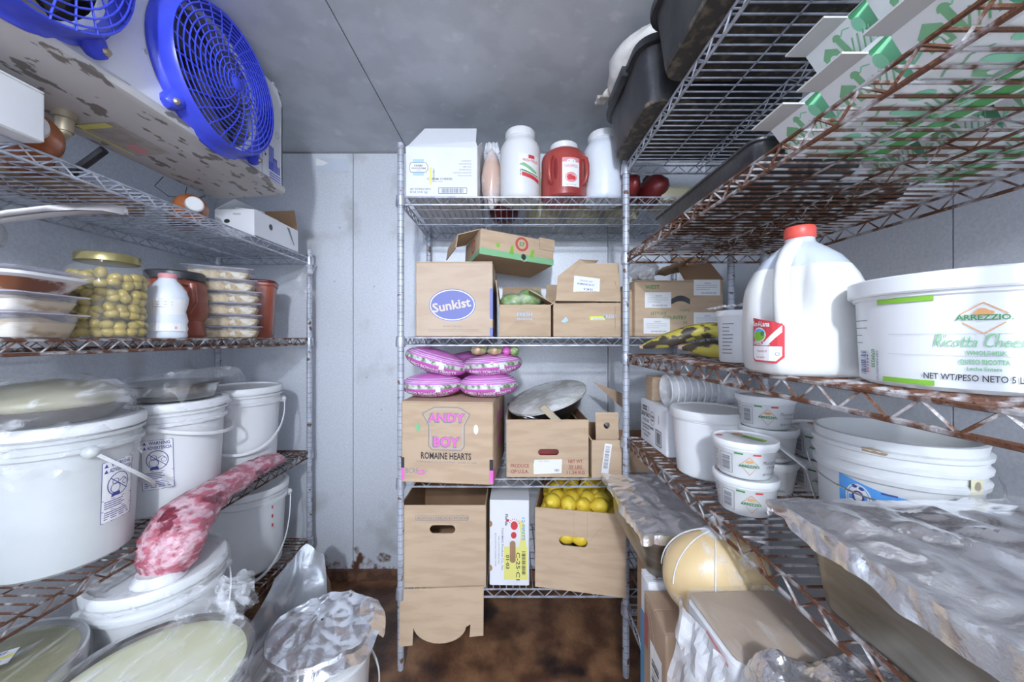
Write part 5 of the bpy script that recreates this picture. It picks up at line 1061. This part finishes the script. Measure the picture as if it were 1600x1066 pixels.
cupm = MB('film_milky'); cupm.rings([[Vector((x, r*math.cos(2*PI*j/36), r*math.sin(2*PI*j/36))) for j in range(36)] for x, r in ((.0, .050), (.003, .052), (.006, .050), (.03, .044))], cap0=False, cap1=False); cme = cupm.mesh('cup', 40)
for i in range(8): inst(cme, 'cup', t, (i*.021, 0, 0))
MB('film_milky').rings([[Vector((x, r*math.cos(2*PI*j/36), r*math.sin(2*PI*j/36))) for j in range(36)] for x, r in ((.15, .050), (.24, .040))], cap0=False).build('end_cup', t)
t = closed_box('brown_block', 'small brown carton on yeast box behind the cup nest', .19, .07, .085, (.60, 1.305, zt + .0005), 0, 'kraft', tape=False)
t = deli('white_tub', 'plain white round tub with snap lid, middle of the fourth right shelf', (.555, 1.008, z), .092, .182, .078, .022)
GT = 'printed cheese tubs on the fourth right shelf'
def cheese_tub(label, loc, a0=-2.2, up=False):
    t = deli('cheese_tub', label, loc, .0615, .079, .052, .012, group=GT); cm = cylmap(lambda v: .0525 + .0088*v/.067 + .0004, a0)
    mb = MB('green'); mb.drect(cm, -.012, .054, .004, .0575, 1, 4).use('red').drect(cm, .022, .054, .036, .0575, 1, 4)
    mb.use('orange').dline(cm, [(.0, .034), (.015, .050), (.030, .034)], .0009, 1).dline(cm, [(.004, .026), (.015, .012), (.026, .026)], .0009, 1).dell(cm, .015, .040, .007, .0028, 1).use('green').dtext(cm, 'ARREZZIO.', .015, .028, .0058, 2, .035, fit=.038)
    mb.use('grey').dframe(cm, -.042, .010, -.016, .052, .0008, 1).dbars(cm, -.038, .015, -.021, .048, 14, 1, False).dlines(cm, -.072, .052, -.048, .006, 7, .0012).dtext(cm, 'NET WT 16 OZ (1 LB) 454 g', .062, .012, .005, 1, .02, fit=.045).dtext(cm, 'Mascarpone', .06, .036, .008, 1, 0, shear=.3, fit=.04)
    mb.dtext(cm, 'Cheese', .06, .027, .006, 1, 0, shear=.3)
    mb.build('printed_label', t, 0)
    f = flat((0, 0, .0765), X, Y); mb = MB('red'); mb.dell(f, -.042, .022, .008, .005, 1).use('lime').dpoly(f, [(.0, .01), (.012, .018), (.035, -.025), (.022, -.034)], 1).use('orange').dell(f, .004, .03, .013, .008, 1).use('lgrey').dtext(f, 'MASCARPONE', -.012, .0, .008, 1, fit=.045); mb.build('lid_print', t, 0)
    return t
cheese_tub('white printed cheese tub, lower one of the front pair', (.525, .800, z), -2.22)
cheese_tub('white printed cheese tub, upper one of the front pair', (.522, .800, z + .0792), -2.24)
cheese_tub('white printed cheese tub at bottom of the stack behind', (.650, .905, z), -3.1)
cheese_tub('white printed cheese tub in middle of the three-high stack', (.650, .905, z + .0792), -3.0)
cheese_tub('white printed cheese tub topping the three-high stack under shelf', (.640, .90, z + .1584), -2.35)
cheese_tub('white printed cheese tub at bottom, farthest right behind the pail', (.785, .905, z), -2.5)
cheese_tub('white printed cheese tub on top, farthest right behind the pail', (.785, .905, z + .0792), -2.6)
t = thing('white_strap', 'white plastic utensil handle leaning between cheese tubs and pail', 'utensil', (.590, .845, z + .148))
mb = MB('lid'); P = [(.0, .02, .0), (.035, -.01, -.022), (.07, -.045, -.06), (.085, -.062, -.146)]; mb.rings([[Vector(p) + Vector(q) for q in ((-.007, -.007, 0), (.007, .007, 0), (.007, .007, .004), (-.007, -.007, .004))] for p in P]); mb.build('handle', t, 30)
t = thing('white_pail', 'squat white pail with blue label and wire handle, behind foil pan', 'pail', (.735, .690, z)); r = .118; h = .205
MB('pail').lathe([(.06, .003), (.100, 0), (.105, .006), (.110, .125), (.116, .126), (.1175, .134), (.112, .138), (.113, .150), (.118, .152), (.119, .158), (.114, .162), (.115, .172), (.119, .175), (.120, .182), (.113, .184), (.116, .2), (.110, .201), (.100, .15), (.02, .148)], 60).build('body', t)
cm0 = cylmap(lambda v: .1055 + .0045*v/.125, -2.78); cm = lambda u, v, k=0: cm0(u, v + .012, k)
cm.curved = True; mb = MB('sky'); mb.dpoly(cm, [(-.03, .03), (.068, .03), (.066, .094), (.03, .098), (-.03, .112)], 1).use('label').dell(cm, .0, .075, .019, .026, 2).use('sky').dell(cm, .0, .075, .0165, .0235, 3, ring=.0012).use('navy').dell(cm, .0, .078, .009, .011, 3, ring=.003).dell(cm, -.005, .096, .004, .003, 3).dell(cm, .005, .094, .004, .003, 3).use('label').dtext(cm, 'DAIRY', .012, .036, .011, 2, .03).use('navy').drect(cm, .03, .094, .05, .097, 2, 3); mb.build('blue_label', t, 0)
mb = MB('chrome'); P = []
for i in range(25):
    th = PI*i/24; s_ = .126*math.cos(th); fw = .170*math.sin(th)**.8; b = -2.25; P.append((math.cos(b)*fw*.76 - math.sin(b)*s_, math.sin(b)*fw*.76 + math.cos(b)*s_, .142 - fw*.26))
mb.tube(P, .0016, 6).build('wire_handle', t)
mb = MB('cream'); cm = cylmap(.116, -1.45); mb.drect(cm, -.012, .128, .012, .152, 1, 4).use('brass').dell(cm, .0, .14, .006, .008, 2).use('brown').dpoly(cylmap(.1185, -2.7), [(0, .178), (.03, .176), (.034, .182), (.012, .186), (.0, .184)], 2); mb.build('handle_ear', t, 0)
# foil covered hotel pan, near end of the fourth shelf
def foilpan(name, label, x0, x1, y0, y1, zb, h, seed, mound=.03, sk=.05, nx=40, ny=50, m='steel_stain', fm='foil_smooth', amp=.012, fs=9):
    cx, cy, w, d = (x0 + x1)/2, (y0 + y1)/2, x1 - x0, y1 - y0
    t = thing(name, label, 'pan', (cx, cy, zb))
    mb = MB(m); mb.rings([rrect(w*.84, d*.88, .03, .001), rrect(w*.87, d*.91, .03, .0), rrect(w*.89, d*.925, .035, .008), rrect(w*.965, d*.97, .04, h - .004), rrect(w, d, .03, h - .003), rrect(w, d, .03, h), rrect(w*.94, d*.95, .04, h - .002), rrect(w*.86, d*.9, .03, .01)]); mb.build('pan', t)
    ex = .012
    def fn(u, v):
        x = (u - .5)*(w + 2*sk + 2*ex); y = (v - .5)*(d + 2*sk + 2*ex); ax, ay = abs(x) - w/2 - ex, abs(y) - d/2 - ex
        o = max(ax, ay); X_ = max(-w/2 - ex, min(w/2 + ex, x)); Y_ = max(-d/2 - ex, min(d/2 + ex, y)); n1 = nz((x, y*.35, seed), fs*2.4, seed); n2 = nz((x*.6, y, 0), 34, seed)
        e = max(0, min(1, (w/2 - abs(x))/.05))*max(0, min(1, (d/2 - abs(y))/.05))
        rg = 1 - abs(nz((x*1.6 + y*.9, y*.55 - x*.3, seed), 13, seed))*2; r2 = 1 - abs(nz((x, y, seed), 31, seed + 4))*2
        zz = h + .004 + mound*e + amp*n1*(.35 + e) + amp*.6*rg*(.3 + .7*e) + .0022*r2 + .002*n2
        if o > 0: zz -= o*(1.0 + .9*nz((x*20, y*20, 0), .55, seed + 2)); k = .010*nz((x, y, 3), 26, seed) + o*.10; X_ += math.copysign(k, x) if ax > 0 else 0; Y_ += math.copysign(k, y) if ay > 0 else 0
        return Vector((X_, Y_, zz))
    MB(fm).sheet(fn, nx, ny).build('foil_cover', t, 16)
    return t
foilpan('foil_covered_pan', 'big steel pan under wrinkled foil at near end of fourth right shelf', .420, .80, -.02, .545, z, .122, 3, .010, .032, 110, 150)
# ---- right unit, lowest shelf and things in front of it
z = ZR[4]
closed_box('brown_carton', 'tall brown carton standing under the far foil pan beside the post', .24, .27, .40, (.56, 1.11, z), 0, 'kraft_dark', tape=False)
t = closed_box('logo_box', 'thin white and blue carton with red script under the far foil pan', .25, .055, .40, (.475, .933, z), 0, 'white_card', tape=False)
f = flat((-.125, -.0275, .40), X, Y); mb = MB('maroon'); mb.dtext(f, 'Ve', .04, .014, .026, 1, .02, shear=.3).dline(f, [(.015, .010), (.07, .008)], .002, 1)
f = flat((-.125, .0275, 0), -Y, Z); mb.use('ink').dtext(f, 'FRESH', .03, .34, .012, 1, .03, rot=-PI/2).use('stripe_blue').drect(f, .0, 0, .055, .30, 0); g = flat((-.125, -.0275, 0), X, Z); mb.drect(g, 0, 0, .25, .30, 0); mb.build('lettering', t, 0)
foilpan('foil_covered_pan', 'foil-covered deep steel pan on carton, projecting beside the corner post', .345, .62, .905, 1.28, z + .401, .120, 7, .004, .022, 64, 84, amp=.006, fs=11)
t = closed_box('brown_carton', 'tall brown carton with white label under the cheese wheel', .25, .13, .384, (.46, .835, z), 0, 'kraft_dark', tape=False)
f = flat((-.125, .065, 0), -Y, Z); mb = MB('label'); mb.drect(f, .045, .10, .11, .30, 1).use('ink').dbars(f, .055, .14, .095, .27, 12, 2, False).use('maroon').drect(f, .008, .26, .03, .34, 1).use('cream').dline(f, [(.02, .384), (.045, .32), (.05, 0)], .0014, 2).dline(f, [(.03, .384), (.07, .31), (.075, 0)], .0012, 2); mb.build('paper_label', t, 0)
t = thing('cheese_ball', 'pale yellow wrapped cheese ball resting on the brown carton', 'cheese', (.462, .805, z + .3845))
MB('cheese').ball((0, 0, .1), (.114, .084, .1), 40, 24, lambda q: (1 + .03*nz(q, 2, 1))*(1 if q.z > -.9 else .98)).build('cheese', t, 180)
MB('film_thin').ball((0, 0, .1015), (.1165, .0865, .1025), 40, 24, lambda q: 1 + .012*nz(q, 9, 2) + .006*math.sin(math.atan2(q.y, q.x)*13)*max(0, q.z)).build('film', t, 30)
mb = MB('film_milky'); mb.lathe([(.03, .198), (.012, .207), (.010, .214), (.026, .226)], 14, cap0=False, cap1=False)
for a in (3.5, 2.7, 4.3): mb.tube([(math.cos(a)*.114*math.sin(q)*1.03, math.sin(a)*.086*math.sin(q)*1.03, .1 + .1*math.cos(q)*1.035) for q in [.1 + i*.12 for i in range(13)]], .0016, 5)
mb.build('film_knot', t, 30)
t = thing('paper_topped_block', 'tall white block with brown paper top inside a clear bag', 'food block', (.440, .630, z), math.radians(2))
w, d, h = .185, .158, .515
MB('white').rbox(w, d, 0, h, .018, .008).build('block', t)
MB('paper').rings([rrect(w - .006, d - .006, .016, h), rrect(w - .004, d - .004, .016, h + .003), rrect(w - .012, d - .012, .016, h + .005)]).build('paper_top', t)
MB('film_thin').rings([rrect(w + .012 + .006*math.sin(k*2), d + .012 + .006*math.cos(k*3), .03, zz) for k, zz in enumerate((.02, .12, .22, .32, .38, .43, .47, .50, .522))] + [rrect(w*.7, d*.7, .03, h + .010)], cap0=False).build('bag', t, 30)
mb = MB('red'); f = flat((-w/2 - .001, d/2, 0), -Y, Z); mb.dline(f, [(.075, h - .012), (.135, h - .020)], .006, 2); mb.build('red_tape', t, 0)
MB('film_milky').sheet(lambda u, v: Vector((-w/2 - .010 - .03*v - .012*nz((u, v, 0), 6, 1), -d/2 + u*.16, h - .01 - v*.20)), 14, 12).build('bag_fold', t, 0)
t = thing('foil_parcel', 'heavily crumpled bright foil parcel under near end of fourth shelf', 'foil', (.470, .425, z))
MB('foil').sheet(lambda u, v: (lambda x, y, o: Vector((x if abs(x) < .115 else math.copysign(.115 + (abs(x) - .115)*.3, x), y if abs(y) < .115 else math.copysign(.115 + (abs(y) - .115)*.3, y), .555 - 1.5*max(0, o) + .026*nz((x, y, 0), 16, 2) + .016*nz((x, y, 0), 42, 3))))((u - .5)*.34, (v - .5)*.36, max(abs((u - .5)*.34) - .105, abs((v - .5)*.36) - .105)), 64, 64).build('foil_cover', t, 14)
MB('steel_dark').rings([rrect(.17, .17, .02, 0), rrect(.2, .2, .03, .5), rrect(.21, .21, .03, .53)]).build('pot', t)
